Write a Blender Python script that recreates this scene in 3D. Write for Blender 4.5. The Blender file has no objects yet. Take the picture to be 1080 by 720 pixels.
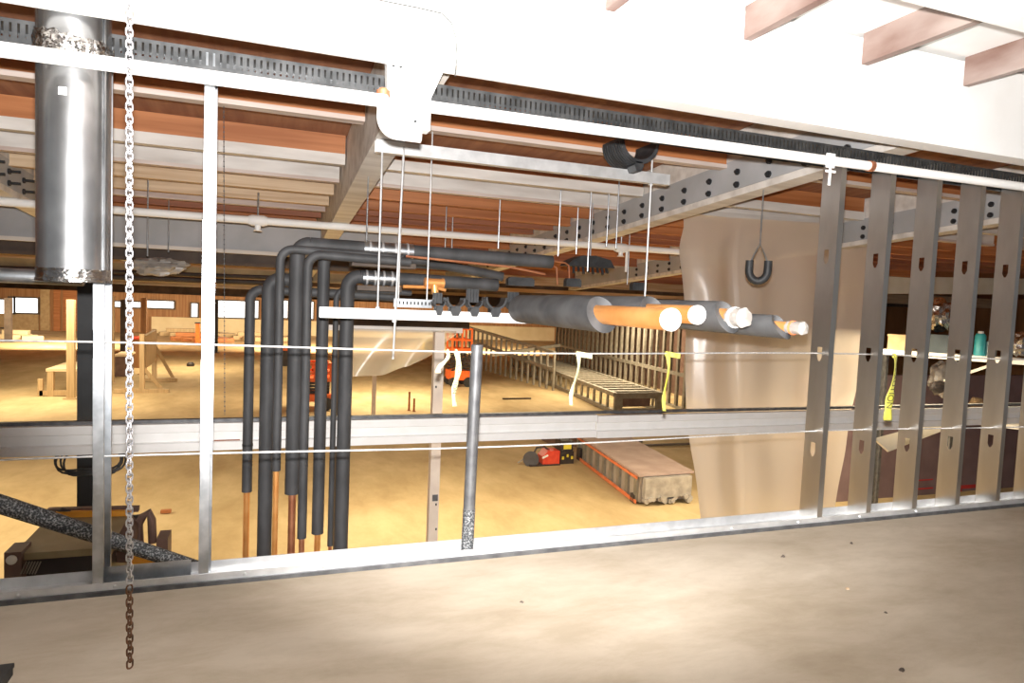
import bpy, bmesh, math, random
from mathutils import Vector, Matrix, noise as mnoise
random.seed(7)
sc = bpy.context.scene
COL = sc.collection
PI = math.pi

# ------------------------------------------------------------------ camera, light, exposure
YAW, PITCH, ROLL, FPX, EYE = math.radians(19.92), math.radians(3.534), math.radians(-2.40), 698.3, 1.335
fw = Vector((math.sin(YAW)*math.cos(PITCH), math.cos(YAW)*math.cos(PITCH), -math.sin(PITCH)))
rt0 = Vector((math.cos(YAW), -math.sin(YAW), 0)); dn0 = fw.cross(rt0)
rt = rt0*math.cos(ROLL) + dn0*math.sin(ROLL)
dn = -rt0*math.sin(ROLL) + dn0*math.cos(ROLL)
CAM = Vector((0, 0, EYE))
cd = bpy.data.cameras.new('camera'); cam = bpy.data.objects.new('camera', cd); COL.objects.link(cam)
cam.matrix_world = Matrix(((rt.x, -dn.x, -fw.x, CAM.x), (rt.y, -dn.y, -fw.y, CAM.y), (rt.z, -dn.z, -fw.z, CAM.z), (0, 0, 0, 1)))
cd.sensor_width = 36; cd.lens = FPX/1080*36; cd.clip_start = .02; cd.clip_end = 300
sc.camera = cam

w = bpy.data.worlds.new('world'); sc.world = w; w.use_nodes = True
w.node_tree.nodes['Background'].inputs[0].default_value = (.95, .97, 1, 1)
w.node_tree.nodes['Background'].inputs[1].default_value = .14

def light(name, kind, loc, power, color, target=None, **k):
    d = bpy.data.lights.new(name, kind); d.energy = power; d.color = color
    for a, v in k.items(): setattr(d, a, v)
    o = bpy.data.objects.new(name, d); COL.objects.link(o); o.location = loc
    if target is not None: o.rotation_euler = (Vector(target)-Vector(loc)).to_track_quat('-Z', 'Y').to_euler()
    return o
# the photographer's flash, just above the lens, pointing slightly up
fl = CAM - dn*.085
light('camera_flash', 'SPOT', fl, 1750, (1, .97, .94), fl + fw*3 - dn*1.22 + rt*.26, spot_size=math.radians(105), spot_blend=.36, shadow_soft_size=.02)
# warm work lights of the hall below, shining down from under its roof
for x, y, p in ((-6, 12, 420), (2.5, 10.5, 370), (9, 8.6, 420), (-7, 25, 500), (4, 25, 640), (14, 25, 760), (-4, 35, 420), (-12, 46, 1700), (2, 46, 2200), (16, 46, 1700)):
    light('hall_light', 'AREA', (x, y, 1.15 if y < 40 else .7), p, (1, .83, .55), (x, y + (7 if y > 40 else 0), -3), shape='RECTANGLE', size=4.0, size_y=3.0)

sc.view_settings.view_transform = 'Standard'; sc.view_settings.look = 'None'
sc.view_settings.exposure = 0.0; sc.view_settings.gamma = 1.0
sc.view_settings.use_curve_mapping = False

# ------------------------------------------------------------------ helpers
def ray(px, py): return rt*((px-540)/FPX) + dn*((py-360)/FPX) + fw
def pY(px, py, Y): d = ray(px, py); return CAM + d*(Y/d.y)
def pZ(px, py, Z): d = ray(px, py); return CAM + d*((Z-EYE)/d.z)
def pX(px, py, X): d = ray(px, py); return CAM + d*(X/d.x)
W = 3.185            # front face of the stud wall
FL = -2.6            # hall floor level
def zb(Y): return 2.45-.065*(Y-3.3) if Y < 16 else 1.6245-.018*(Y-16)   # underside of the roof girders

M = {}
def mat(name, c1, c2=None, rough=.6, metal=0, scale=6, stretch=(1, 1, 1), bump=0, detail=4, spec=.5, lo=.35, hi=.65, blotch=0):
    m = bpy.data.materials.new(name); m.use_nodes = True
    nt = m.node_tree; b = nt.nodes['Principled BSDF']
    b.inputs['Roughness'].default_value = rough; b.inputs['Metallic'].default_value = metal
    b.inputs['Specular IOR Level'].default_value = spec
    tc = nt.nodes.new('ShaderNodeTexCoord'); mp = nt.nodes.new('ShaderNodeMapping'); mp.inputs['Scale'].default_value = stretch
    nz = nt.nodes.new('ShaderNodeTexNoise'); nz.inputs['Scale'].default_value = scale; nz.inputs['Detail'].default_value = detail
    nt.links.new(tc.outputs['Object'], mp.inputs[0]); nt.links.new(mp.outputs[0], nz.inputs['Vector'])
    cr = nt.nodes.new('ShaderNodeValToRGB')
    cr.color_ramp.elements[0].position = lo; cr.color_ramp.elements[1].position = hi
    cr.color_ramp.elements[0].color = (*c1, 1); cr.color_ramp.elements[1].color = (*(c2 or c1), 1)
    nt.links.new(nz.outputs['Fac'], cr.inputs[0]); nt.links.new(cr.outputs[0], b.inputs['Base Color'])
    if blotch:
        n2 = nt.nodes.new('ShaderNodeTexNoise'); n2.inputs['Scale'].default_value = scale*blotch; n2.inputs['Detail'].default_value = 12; n2.inputs['Roughness'].default_value = .7; n2.inputs['Distortion'].default_value = .25
        r2 = nt.nodes.new('ShaderNodeValToRGB'); r2.color_ramp.elements[0].position = .36; r2.color_ramp.elements[1].position = .60
        r2.color_ramp.elements[0].color = (.84, .82, .78, 1); r2.color_ramp.elements[1].color = (1, 1, 1, 1)
        mx = nt.nodes.new('ShaderNodeMix'); mx.data_type = 'RGBA'; mx.blend_type = 'MULTIPLY'; mx.inputs[0].default_value = 1
        nt.links.new(mp.outputs[0], n2.inputs['Vector']); nt.links.new(n2.outputs['Fac'], r2.inputs[0])
        nt.links.new(cr.outputs[0], mx.inputs[6]); nt.links.new(r2.outputs[0], mx.inputs[7]); nt.links.new(mx.outputs[2], b.inputs['Base Color'])
    if bump:
        bp = nt.nodes.new('ShaderNodeBump'); bp.inputs['Strength'].default_value = bump; bp.inputs['Distance'].default_value = .02
        nt.links.new(nz.outputs['Fac'], bp.inputs['Height']); nt.links.new(bp.outputs[0], b.inputs['Normal'])
    M[name] = m
    return m
mat('white_paint', (.80, .79, .77), (.86, .86, .85), .55, scale=2.5, bump=.05)
mat('worn_white', (.50, .46, .42), (.72, .69, .65), .7, scale=3, stretch=(.35, 2, 2), bump=.1, lo=.3, hi=.6)
mat('pink_white', (.44, .33, .28), (.66, .58, .53), .7, scale=3, stretch=(.3, 3, 3), lo=.3, hi=.7)
mat('orange_wood', (.34, .115, .035), (.50, .20, .075), .6, scale=5, stretch=(.12, 3, 3), bump=.08, detail=8)
mat('red_wood', (.24, .085, .045), (.36, .14, .07), .65, scale=5, stretch=(.12, 3, 3), bump=.08, detail=8)
mat('raw_wood', (.50, .34, .20), (.68, .52, .35), .65, scale=5, stretch=(.15, 4, 4), bump=.08, detail=8)
mat('pale_wood', (.46, .33, .18), (.58, .43, .25), .65, scale=5, stretch=(3, 3, .2), bump=.05, detail=6)
mat('joist_wood', (.15, .075, .055), (.36, .29, .26), .7, scale=3.5, stretch=(1, .4, 1), bump=.06, detail=6)
mat('deck_wood', (.26, .11, .06), (.36, .17, .09), .75, scale=4, stretch=(3, .2, 3))
mat('girder_grey', (.36, .37, .38), (.42, .43, .45), .55, scale=3)
mat('galvanized', (.42, .45, .48), (.62, .65, .69), .33, .95, scale=14, detail=6)
mat('bright_galvanized', (.60, .61, .62), (.76, .77, .78), .38, .55, scale=10, detail=6)
mat('stud_steel', (.58, .56, .53), (.72, .70, .67), .30, .95, scale=5, stretch=(1, 1, .3))
mat('duct_steel', (.40, .41, .42), (.56, .57, .58), .26, .95, scale=8, detail=8)
mat('track_steel', (.06, .063, .066), (.13, .134, .138), .45, .7, scale=12)
mat('foil', (.55, .53, .52), (.8, .78, .76), .18, 1.0, scale=30, bump=.6)
mat('black_rubber', (.018, .019, .021), (.04, .042, .046), .55, scale=12)
mat('black_steel', (.012, .013, .015), (.022, .024, .027), .5, scale=5)
mat('dark_insulation', (.040, .041, .044), (.075, .076, .080), .62, scale=7, stretch=(1, 1, .4), bump=.05)
mat('grey_insulation', (.062, .064, .068), (.11, .112, .116), .6, scale=7, bump=.05)
mat('copper', (.80, .33, .09), (.92, .46, .16), .36, .45, scale=6)
mat('dull_copper', (.45, .17, .09), (.62, .28, .15), .45, .7, scale=8)
mat('cap_white', (.88, .87, .85), (.92, .91, .9), .5, scale=8)
mat('speckled_pipe', (.05, .055, .06), (.42, .43, .44), .6, .2, scale=120, lo=.48, hi=.66, detail=8)
mat('post_steel', (.10, .102, .108), (.17, .172, .178), .5, .5, scale=14)
mat('post_beige', (.72, .60, .50), (.80, .69, .58), .7, scale=6)
mat('concrete', (.43, .355, .265), (.62, .54, .44), .75, scale=2.0, stretch=(.6, 1.3, 1), blotch=2.2, bump=.06, detail=9, lo=.28, hi=.72)
mat('hall_floor', (.44, .32, .16), (.64, .50, .28), .85, scale=.8, stretch=(1, .5, 1), blotch=2.5, bump=.15, detail=10, lo=.25, hi=.75)
mat('tape_yellow', (.62, .58, .07), (.70, .66, .14), .5, scale=9)
mat('tape_pale', (.62, .58, .32), (.70, .66, .40), .5, scale=9)
mat('tape_print', (.06, .055, .03), None, .6)
mat('cable_steel', (.62, .62, .62), (.78, .78, .78), .4, .6, scale=60)
mat('chain_zinc', (.50, .50, .53), (.68, .68, .70), .35, .9, scale=20)
mat('chain_rust', (.10, .055, .035), (.22, .10, .05), .7, .3, scale=30)
mat('mauve_wall', (.19, .125, .135), (.24, .165, .175), .75, scale=2)
mat('red_mark', (.55, .04, .04), None, .7)
mat('cream_wall', (.72, .58, .36), (.80, .67, .45), .8, scale=1)
mat('brown_panel', (.30, .14, .06), (.42, .22, .10), .7, scale=2, stretch=(4, 1, .2))
mat('dark_beam', (.075, .055, .045), (.12, .09, .07), .7, scale=3)
mat('olive_panel', (.30, .24, .13), (.40, .33, .19), .55, scale=3)
mat('machine_dark', (.028, .022, .022), (.05, .04, .04), .5, scale=5)
mat('machine_brown', (.13, .075, .06), (.19, .115, .09), .55, scale=5)
mat('machine_orange', (.85, .36, .03), (.90, .42, .06), .5, scale=5)
mat('lift_orange', (.85, .13, .02), (.95, .2, .04), .5, scale=5)
mat('saw_red', (.62, .05, .03), (.72, .08, .04), .45, scale=8)
mat('lamp_lens', (.85, .82, .74), (.9, .88, .8), .2)
mat('cardboard', (.42, .28, .15), (.52, .37, .21), .8, scale=5)
mat('crate_top', (.38, .28, .25), (.48, .37, .33), .75, scale=2.2)
mat('crate_side', (.36, .30, .25), (.46, .40, .34), .7, scale=4)
mat('plastic_wrap', (.30, .28, .26), (.46, .43, .40), .35, scale=6, bump=.3)
mat('strap_orange', (.72, .17, .06), (.80, .25, .10), .6, scale=8)
mat('tool_yellow', (.75, .62, .06), None, .5)
mat('teal', (.03, .30, .34), (.05, .40, .44), .4, scale=6)
mat('dark_teal', (.03, .045, .055), (.05, .07, .085), .5, scale=4)
mat('cream_board', (.80, .74, .60), (.86, .80, .68), .7, scale=4)
mat('sticker', (.88, .88, .86), None, .5)
mat('frame_steel', (.26, .24, .20), (.36, .33, .28), .5, .4, scale=6)
mat('cord_grey', (.07, .07, .07), None, .6)

def emis(name, c, s):
    m = bpy.data.materials.new(name); m.use_nodes = True; nt = m.node_tree
    b = nt.nodes['Principled BSDF']; b.inputs['Base Color'].default_value = (*c, 1)
    b.inputs['Emission Color'].default_value = (*c, 1); b.inputs['Emission Strength'].default_value = s
    M[name] = m
emis('window_daylight', (.95, .97, 1), 2.2)

def poly_mat(name, alpha, c):
    m = bpy.data.materials.new(name); m.use_nodes = True; nt = m.node_tree
    out = nt.nodes['Material Output']; nt.nodes.remove(nt.nodes['Principled BSDF'])
    d = nt.nodes.new('ShaderNodeBsdfDiffuse'); d.inputs[0].default_value = (*c, 1)
    t = nt.nodes.new('ShaderNodeBsdfTranslucent'); t.inputs[0].default_value = (*c, 1)
    g = nt.nodes.new('ShaderNodeBsdfGlossy'); g.inputs['Roughness'].default_value = .28
    tr = nt.nodes.new('ShaderNodeBsdfTransparent')
    a = nt.nodes.new('ShaderNodeMixShader'); a.inputs[0].default_value = .4
    b = nt.nodes.new('ShaderNodeMixShader'); b.inputs[0].default_value = .14
    e = nt.nodes.new('ShaderNodeMixShader'); e.inputs[0].default_value = alpha
    nt.links.new(d.outputs[0], a.inputs[1]); nt.links.new(t.outputs[0], a.inputs[2])
    nt.links.new(a.outputs[0], b.inputs[1]); nt.links.new(g.outputs[0], b.inputs[2])
    nt.links.new(tr.outputs[0], e.inputs[1]); nt.links.new(b.outputs[0], e.inputs[2])
    nt.links.new(e.outputs[0], out.inputs[0])
    M[name] = m
poly_mat('poly_sheet', .88, (.78, .69, .60))
poly_mat('poly_drape', .45, (.80, .74, .62))

OFF = {}
class MB:
    def __init__(s): s.v = []; s.f = []
    def add(s, vs, fs):
        n = len(s.v); s.v += [Vector(p) for p in vs]; s.f += [tuple(i+n for i in f) for f in fs]; return s
    def box(s, x0, x1, y0, y1, z0, z1):
        return s.add([(x, y, z) for x in (x0, x1) for y in (y0, y1) for z in (z0, z1)],
                     [(0, 1, 3, 2), (4, 6, 7, 5), (0, 4, 5, 1), (2, 3, 7, 6), (0, 2, 6, 4), (1, 5, 7, 3)])
    def bar(s, a, b, wd, ht, up=(0, 0, 1)):
        a, b = Vector(a), Vector(b); t = (b-a).normalized(); up = Vector(up)
        sd = t.cross(up)
        if sd.length < 1e-4: sd = t.cross(Vector((1, 0, 0)))
        sd.normalize(); u = sd.cross(t)
        vs = [p + sd*i*wd/2 + u*j*ht/2 for p in (a, b) for i, j in ((-1, -1), (1, -1), (1, 1), (-1, 1))]
        return s.add(vs, [(3, 2, 1, 0), (4, 5, 6, 7), (0, 1, 5, 4), (1, 2, 6, 5), (2, 3, 7, 6), (3, 0, 4, 7)])
    def tube(s, pts, r, seg=12, closed=False, caps=True):
        pts = [Vector(p) for p in pts]; n = len(pts)
        rs = r if isinstance(r, (list, tuple)) else [r]*n
        rings = []; u = None
        for i, p in enumerate(pts):
            if closed: t = (pts[(i+1) % n]-pts[i-1])
            else: t = pts[min(i+1, n-1)]-pts[max(i-1, 0)]
            if t.length < 1e-9: t = Vector((0, 0, 1))
            t.normalize()
            if u is None: u = t.orthogonal().normalized()
            else:
                u = u - t*u.dot(t)
                u = u.normalized() if u.length > 1e-6 else t.orthogonal().normalized()
            q = t.cross(u)
            rings.append([p + (u*math.cos(2*PI*k/seg)+q*math.sin(2*PI*k/seg))*rs[i] for k in range(seg)])
        vs = [p for g in rings for p in g]; fs = []
        for i in range(n if closed else n-1):
            j = (i+1) % n
            for k in range(seg):
                l = (k+1) % seg
                fs.append((i*seg+k, i*seg+l, j*seg+l, j*seg+k))
        if caps and not closed:
            fs.append(tuple(range(seg))[::-1]); fs.append(tuple((n-1)*seg+k for k in range(seg)))
        return s.add(vs, fs)
    def prism(s, poly, axis, a, b):
        def P(p, t):
            return {'x': (t, p[0], p[1]), 'y': (p[0], t, p[1]), 'z': (p[0], p[1], t)}[axis]
        n = len(poly)
        return s.add([P(p, a) for p in poly]+[P(p, b) for p in poly],
                     [tuple(range(n))[::-1], tuple(range(n, 2*n))] + [(i, (i+1) % n, n+(i+1) % n, n+i) for i in range(n)])
    def grid(s, f, nu, nv):
        vs = [f(i/nu, j/nv) for i in range(nu+1) for j in range(nv+1)]
        fs = [(i*(nv+1)+j, (i+1)*(nv+1)+j, (i+1)*(nv+1)+j+1, i*(nv+1)+j+1) for i in range(nu) for j in range(nv)]
        return s.add(vs, fs)
    def xf(s, mtx):
        s.v = [mtx @ p for p in s.v]; return s
    def build(s, name, m, parent=None, sharp=.6, local=False):
        off = Vector((0, 0, 0))
        if parent is not None: off = OFF.get(parent.name, Vector((0, 0, 0)))
        elif not local:
            xs = [p.x for p in s.v]; ys = [p.y for p in s.v]; zs = [p.z for p in s.v]
            off = Vector(((min(xs)+max(xs))/2, (min(ys)+max(ys))/2, min(zs)))
        if local: off = Vector((0, 0, 0))
        me = bpy.data.meshes.new(name); me.from_pydata([p-off for p in s.v], [], s.f)
        bm = bmesh.new(); bm.from_mesh(me); bmesh.ops.recalc_face_normals(bm, faces=bm.faces); bm.to_mesh(me); bm.free()
        me.materials.append(M[m]); me.shade_smooth(); me.set_sharp_from_angle(angle=sharp); me.update()
        o = bpy.data.objects.new(name, me); COL.objects.link(o)
        if parent is not None: o.parent = parent
        else: o.location = off
        OFF[o.name] = off
        return o
def thing(name, label, cat, loc=(0, 0, 0), group=None):
    o = bpy.data.objects.new(name, None); COL.objects.link(o); o.location = loc; o.empty_display_size = .1
    OFF[o.name] = Vector(loc)
    return tag(o, label, cat, group)
def tag(o, label=None, cat=None, group=None, kind=None):
    if label: o['label'] = label
    if cat: o['category'] = cat
    if group: o['group'] = group
    if kind: o['kind'] = kind
    return o
def child_copy(o, parent, loc=(0, 0, 0)):
    c = o.copy(); COL.objects.link(c); c.parent = parent; c.location = loc; return c
def arc(c, r, a0, a1, n, ax='xz'):
    out = []
    for i in range(n+1):
        a = a0+(a1-a0)*i/n; u, v = r*math.cos(a), r*math.sin(a)
        out.append(Vector(c) + (Vector((u, 0, v)) if ax == 'xz' else Vector((0, u, v)) if ax == 'yz' else Vector((u, v, 0))))
    return out
def ann(mb, c, ri, ro, a0, a1, y0, y1, n=16):
    """half-pipe cradle: ring sector in the xz plane, extruded along y"""
    c = Vector(c); vs = []; fs = []
    for i in range(n+1):
        a = a0+(a1-a0)*i/n; d = Vector((math.cos(a), 0, math.sin(a)))
        for r, y in ((ri, y0), (ro, y0), (ro, y1), (ri, y1)): vs.append(c+d*r+Vector((0, y, 0)))
    for i in range(n):
        for k in range(4):
            fs.append((i*4+k, i*4+(k+1) % 4, (i+1)*4+(k+1) % 4, (i+1)*4+k))
    fs += [(0, 1, 2, 3), (n*4+3, n*4+2, n*4+1, n*4)]
    return mb.add(vs, fs)
def text_part(body, size, mtx, m, parent, name='lettering'):
    cu = bpy.data.curves.new('t', 'FONT'); cu.body = body; cu.size = size; cu.extrude = .0006; cu.align_x = 'CENTER'; cu.align_y = 'CENTER'
    t = bpy.data.objects.new('t', cu); COL.objects.link(t)
    me = bpy.data.meshes.new_from_object(t); bpy.data.objects.remove(t)
    off = OFF.get(parent.name, Vector((0, 0, 0)))
    for v in me.vertices: v.co = mtx @ v.co - off
    me.materials.clear(); me.materials.append(M[m])
    o = bpy.data.objects.new(name, me); COL.objects.link(o); o.parent = parent
    return o

# ------------------------------------------------------------------ large structure
fm = MB().box(-6, 12, -3, W+.165, -.32, 0).build('floor_mezzanine', 'concrete'); tag(fm, 'dusty beige concrete slab of the upper floor in the foreground', 'floor', kind='structure')
fl_ = MB().grid(lambda u, v: Vector((-45+95*u, -3+70*v, FL + .03*mnoise.noise(Vector((u*60, v*45, 0))))), 120, 100)
fo = fl_.build('floor_lower', 'hall_floor', sharp=3.1); tag(fo, 'yellow dusty ground of the big hall below', 'floor', kind='structure')

# far wall with its windows
FY = 62
wf = MB()
def fxz(px, py): p = pY(px, py, FY); return p.x, p.z
wins = []
for (x0, y0, x1, y1) in ((-30, 315, 7, 345), (10, 314, 14, 330), (16, 314, 39.5, 330), (121, 318, 148, 324), (153, 317, 183, 325), (202, 320, 208, 334), (229, 317, 259, 335), (262, 317, 272, 335), (296, 317, 303, 335), (318, 318, 330, 336)):
    a = fxz(x0, y0); b = fxz(x1, y1); wins.append((a[0], b[0], b[1], a[1]))
wf.box(-45, 50, FY+.25, FY+.6, FL-.1, 2.2)
wb = wf.build('wall_back', 'brown_panel'); tag(wb, 'far brown timber end wall of the hall with bright windows', 'wall', kind='structure')
wlo = MB().box(fxz(160, 330)[0], 48, FY-.1, FY+.2, FL, fxz(240, 336)[1]); wlo.build('low_cream_wall', 'cream_wall', wb)
MB().box(fxz(42, 330)[0], fxz(52, 330)[0], FY+.1, FY+.2, FL, 1).build('panel', 'cardboard', wb)
MB().box(fxz(56, 330)[0], fxz(63, 330)[0], FY+.1, FY+.2, FL, 1).build('panel', 'orange_wood', wb)
MB().box(fxz(66, 330)[0], fxz(84, 330)[0], FY+.1, FY+.2, FL, 1).build('panel', 'orange_wood', wb)
MB().box(fxz(-30, 330)[0], fxz(40, 330)[0], FY+.1, FY+.2, FL, fxz(20, 331)[1]).build('panel', 'cardboard', wb)
for i, (x0, x1, z0, z1) in enumerate(wins):
    o = MB().box(x0, x1, FY+.12, FY+.20, z0, z1).build('window_%d' % (i+1), 'window_daylight')
    tag(o, None, None, kind='structure')
    t = .12
    f = MB().box(x0-t, x1+t, FY+.02, FY+.24, z1, z1+t).box(x0-t, x1+t, FY+.02, FY+.24, z0-t, z0).box(x0-t, x0, FY+.02, FY+.24, z0, z1).box(x1, x1+t, FY+.02, FY+.24, z0, z1)
    f.build('window_frame', 'dark_beam', o)

ws = MB().box(27, 27.3, -3, FY+.2, FL-.1, 3).build('wall_far_right', 'brown_panel'); tag(ws, 'brown side wall far to the right', 'wall', kind='structure')
ws = MB().box(-30.3, -30, -3, FY+.2, FL-.1, 3).build('wall_far_left', 'brown_panel'); tag(ws, 'brown side wall far to the left', 'wall', kind='structure')
# sloped roof over the hall: deck, purlins bay by bay
GX = [-5.75, -2.52, .715, 3.95, 7.19, 10.42, 13.65]
PUR = .32; PB = .27
dk = MB()
def zt(Y): return zb(Y)+PB+PUR
ys = [2.2, 16, 66]
for i in range(2):
    y0, y1 = ys[i], ys[i+1]
    dk.add([(x, y, zt(y)+dz) for dz in (0, .12) for y in (y0, y1) for x in (-45, 50)], [(0, 1, 3, 2), (4, 6, 7, 5), (0, 4, 5, 1), (2, 3, 7, 6), (0, 2, 6, 4), (1, 5, 7, 3)])
ce = dk.build('ceiling', 'deck_wood'); tag(ce, 'sloped timber roof deck over the hall carried on purlins', 'ceiling', kind='structure')
pur_rows = [(3.75, 'red_wood', None, .027), (5.15, 'orange_wood', 113, .035), (6.6, 'orange_wood', 163, .10), (7.15, 'worn_white', 183, .035), (7.8, 'raw_wood', 197, .02), (8.5, 'raw_wood', 209, .02), (9.1, 'pink_white', 216, .02), (9.9, 'red_wood', 223, .02),
            (11.0, 'orange_wood', None, .03), (12.2, 'red_wood', None, .03), (13.6, 'orange_wood', None, .03), (15.2, 'red_wood', None, .03)]
for (Y, m, pyb, eh) in pur_rows:
    z0 = pY(250, pyb, Y).z if pyb else zb(Y)+PB
    for k in range(len(GX)-1):
        mm = {'raw_wood': 'orange_wood', 'pink_white': 'red_wood'}.get(m, m) if k >= 2 else m
        p = MB().box(GX[k]+.10, GX[k+1]-.10, Y-.045, Y+.045, z0+eh+.001, zt(Y)).build('purlin', mm, ce)
        MB().box(GX[k]+.10, GX[k+1]-.10, Y-.06, Y+.05, z0, z0+eh).build('bottom_edge', ('worn_white' if eh > .05 else 'pink_white') if Y < 7.3 else mm, p)
for Y in (18, 21, 25, 30, 36, 43, 51):
    z0 = zb(Y)+PB-.05
    MB().box(-40, 45, Y-.1, Y+.1, z0, z0+.36).build('purlin', 'dark_beam' if Y in (21, 30, 43) else 'raw_wood', ce)

def girder(X, label, side, y1=15.5, both=False):
    y0 = 3.06
    g = thing('roof_girder', label, 'beam', (X, y0, zb(y0)), 'roof girders')
    def sl(mb, x0, x1, a, b, ya=y0, yb=y1):   # sloped box
        return mb.add([(x, y, zb(y)+z) for x in (x0, x1) for y in (ya, yb) for z in (a, b)],
                      [(0, 1, 3, 2), (4, 6, 7, 5), (0, 4, 5, 1), (2, 3, 7, 6), (0, 2, 6, 4), (1, 5, 7, 3)])
    sl(MB(), X-.085, X+.085, .062, PB+PUR-.005).build('core', 'worn_white', g)
    sl(MB(), X-.098, X+.098, 0, .06).build('bottom_flange', 'worn_white', g)
    sides = (-1, 1) if side == 0 else (side,)
    if side is not None:
        for s in sides:
            sl(MB(), X+s*.0855, X+s*.097, .063, .33).build('side_plate', 'girder_grey', g)
            proto = None
            Y = 3.74; i = 0; bl = .10 if s > 0 else .035
            while Y < 12.5:
                for dz in (.10, .212):
                    c = Vector((X+s*.097, Y, zb(Y)+dz))
                    if proto is None:
                        proto = MB().tube([c, c+Vector((s*.018, 0, 0)), c+Vector((s*.019, 0, 0)), c+Vector((s*bl, 0, 0))], [.029, .029, .015, .015], 10).build('bolt', 'black_steel', g)
                        c0 = c
                    else: child_copy(proto, g, c-c0)
                Y += .40; i += 1
    return g
girder(GX[2], 'white timber roof girder reaching back from the white conduit elbow', None)
girder(GX[3], 'grey steel-plated roof girder with paired bolts passing above the black hanging pad', -1)
girder(GX[4], 'grey bolted roof girder seen between the steel studs on the right', -1)
girder(GX[1], 'grey bolted roof girder beside the large round duct', 1)

# big white beam, mezzanine ceiling joists and deck
bw = MB().box(-4, 9, 2.78, 2.885, 2.308, 2.80).build('white_beam', 'white_paint'); tag(bw, 'deep white painted beam running across the whole top of the picture', 'beam')
MB().box(-4, 9, 2.766, 2.7795, 2.308, 2.345).build('edge_strip', 'white_paint', bw)
cm = MB().box(-4, 9, -3, 2.885, 2.823, 2.93).build('ceiling_mezzanine', 'white_paint'); tag(cm, 'white painted deck above the mezzanine', 'ceiling', kind='structure')
for i in range(-7, 8):
    x = 2.152+.762*i
    MB().box(x, x+.045, -1, 2.779, 2.663, 2.822).build('joist', 'joist_wood', cm)
nb = MB().box(-4, 9, 1.80, 1.90, 2.50, 2.662).build('near_beam', 'white_paint'); tag(nb, 'white painted cross beam under the joists in the top right corner', 'beam')

# ------------------------------------------------------------------ stud wall
wl = bpy.data.objects.new('wall_front', None); COL.objects.link(wl); wl.location = (2, W, 0); OFF['wall_front'] = Vector((2, W, 0))
tag(wl, 'open steel stud wall standing across the edge of the upper floor', 'wall', kind='structure')
X0, X1 = -1.9, 7.4
bt = MB().box(X0, X1, W, W+.155, .0, .004).box(X0, X1, W, W+.003, .004, .052).box(X0, X1, W+.152, W+.155, .004, .052).build('bottom_track', 'bright_galvanized', wl)
MB().box(X0, X1, W-.014, W-.001, 0, .02).build('sill_strip', 'post_steel', wl)
scr = None
for x in (-.97, -.62, -.1, .25, .62, 1.12, 1.5, 2.1, 2.6, 3.1, 3.6, 4.1):
    c = Vector((x, W-.004, .034))
    if scr is None: scr = MB().tube([c+Vector((0, .004, 0)), c, c-Vector((0, .005, 0))], [.008, .008, .004], 8).build('screw', 'bright_galvanized', bt); s0 = c
    else: child_copy(scr, bt, c-s0)
sl = MB()
ZT0, ZT1 = 2.258, 2.35
sl.box(X0, X1, W-.004, W+.158, ZT1, ZT1+.003)
for y in (W-.004, W+.156):
    sl.box(X0, X1, y, y+.002, ZT0, ZT0+.024).box(X0, X1, y, y+.002, ZT0+.080, ZT1)
    x = X0
    while x < X1:
        sl.box(x, x+.018, y, y+.002, ZT0+.024, ZT0+.080); x += .027
sl.build('slotted_top_track', 'track_steel', wl)
sx_l = [(-.725, 0), (-.300, 0)]
sx_r = [3.249+.4075*i for i in range(6)]
def stud_mesh(X, holes):
    mb = MB(); t = .0016; z0, z1 = .005, 2.345; y0, y1 = W+.0035, W+.151
    mb.box(X+t, X+.041, y0, y0+t, z0, z1).box(X+t, X+.041, y1-t, y1, z0, z1)
    mb.box(X+.041-t, X+.041, y0+t, y0+.012, z0, z1).box(X+.041-t, X+.041, y1-.012, y1-t, z0, z1)
    # web with punched holes
    edges = [z0]
    for h in holes: edges += [h-.06, h+.06]
    edges.append(z1)
    for i in range(0, len(edges), 2): mb.box(X, X+t, y0, y1, edges[i], edges[i+1])
    yc = (y0+y1)/2; hw, hh = .019, .045
    for h in holes:
        outer = [(y0, h-.06), (y1, h-.06), (y1, h-.02), (y1, h+.02), (y1, h+.06), (y0, h+.06), (y0, h+.02), (y0, h-.02)]
        inner = [(yc-.007, h-hh), (yc+.007, h-hh), (yc+hw, h-hh+.02), (yc+hw, h+hh), (yc+hw, h+hh), (yc-hw, h+hh), (yc-hw, h+hh), (yc-hw, h-hh+.02)]
        outer = [(y0, h-.06), (y1, h-.06), (y1, h-.02), (y1, h+.06), (y0, h+.06), (y0, h-.02)]
        inner = [(yc-.007, h-hh), (yc+.007, h-hh), (yc+hw, h-hh+.025), (yc+hw, h+hh), (yc-hw, h+hh), (yc-hw, h-hh+.025)]
        n = 6; vs = [(X, *p) for p in outer]+[(X, *p) for p in inner]+[(X+t, *p) for p in outer]+[(X+t, *p) for p in inner]
        fs = []
        for k in range(n):
            l = (k+1) % n
            fs += [(k, l, n+l, n+k), (2*n+k, 3*n+k, 3*n+l, 2*n+l), (n+k, n+l, 3*n+l, 3*n+k)]
        mb.add(vs, fs)
    return mb
st0 = stud_mesh(sx_r[0], (.47, 1.08, 1.69)).build('stud', 'stud_steel', wl)
for x in sx_r[1:]: child_copy(st0, wl, (x-sx_r[0], 0, 0))
sb = stud_mesh(-.706, (.47, 1.08, 1.69)).build('stud', 'galvanized', wl)
sb2 = child_copy(sb, wl, (.412, 0, 0))
# short splice piece of track lying in the track by the left stud
sp = MB().box(-.69, -.33, W+.06, W+.064, .006, .10).build('track_offcut', 'galvanized', wl)

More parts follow.
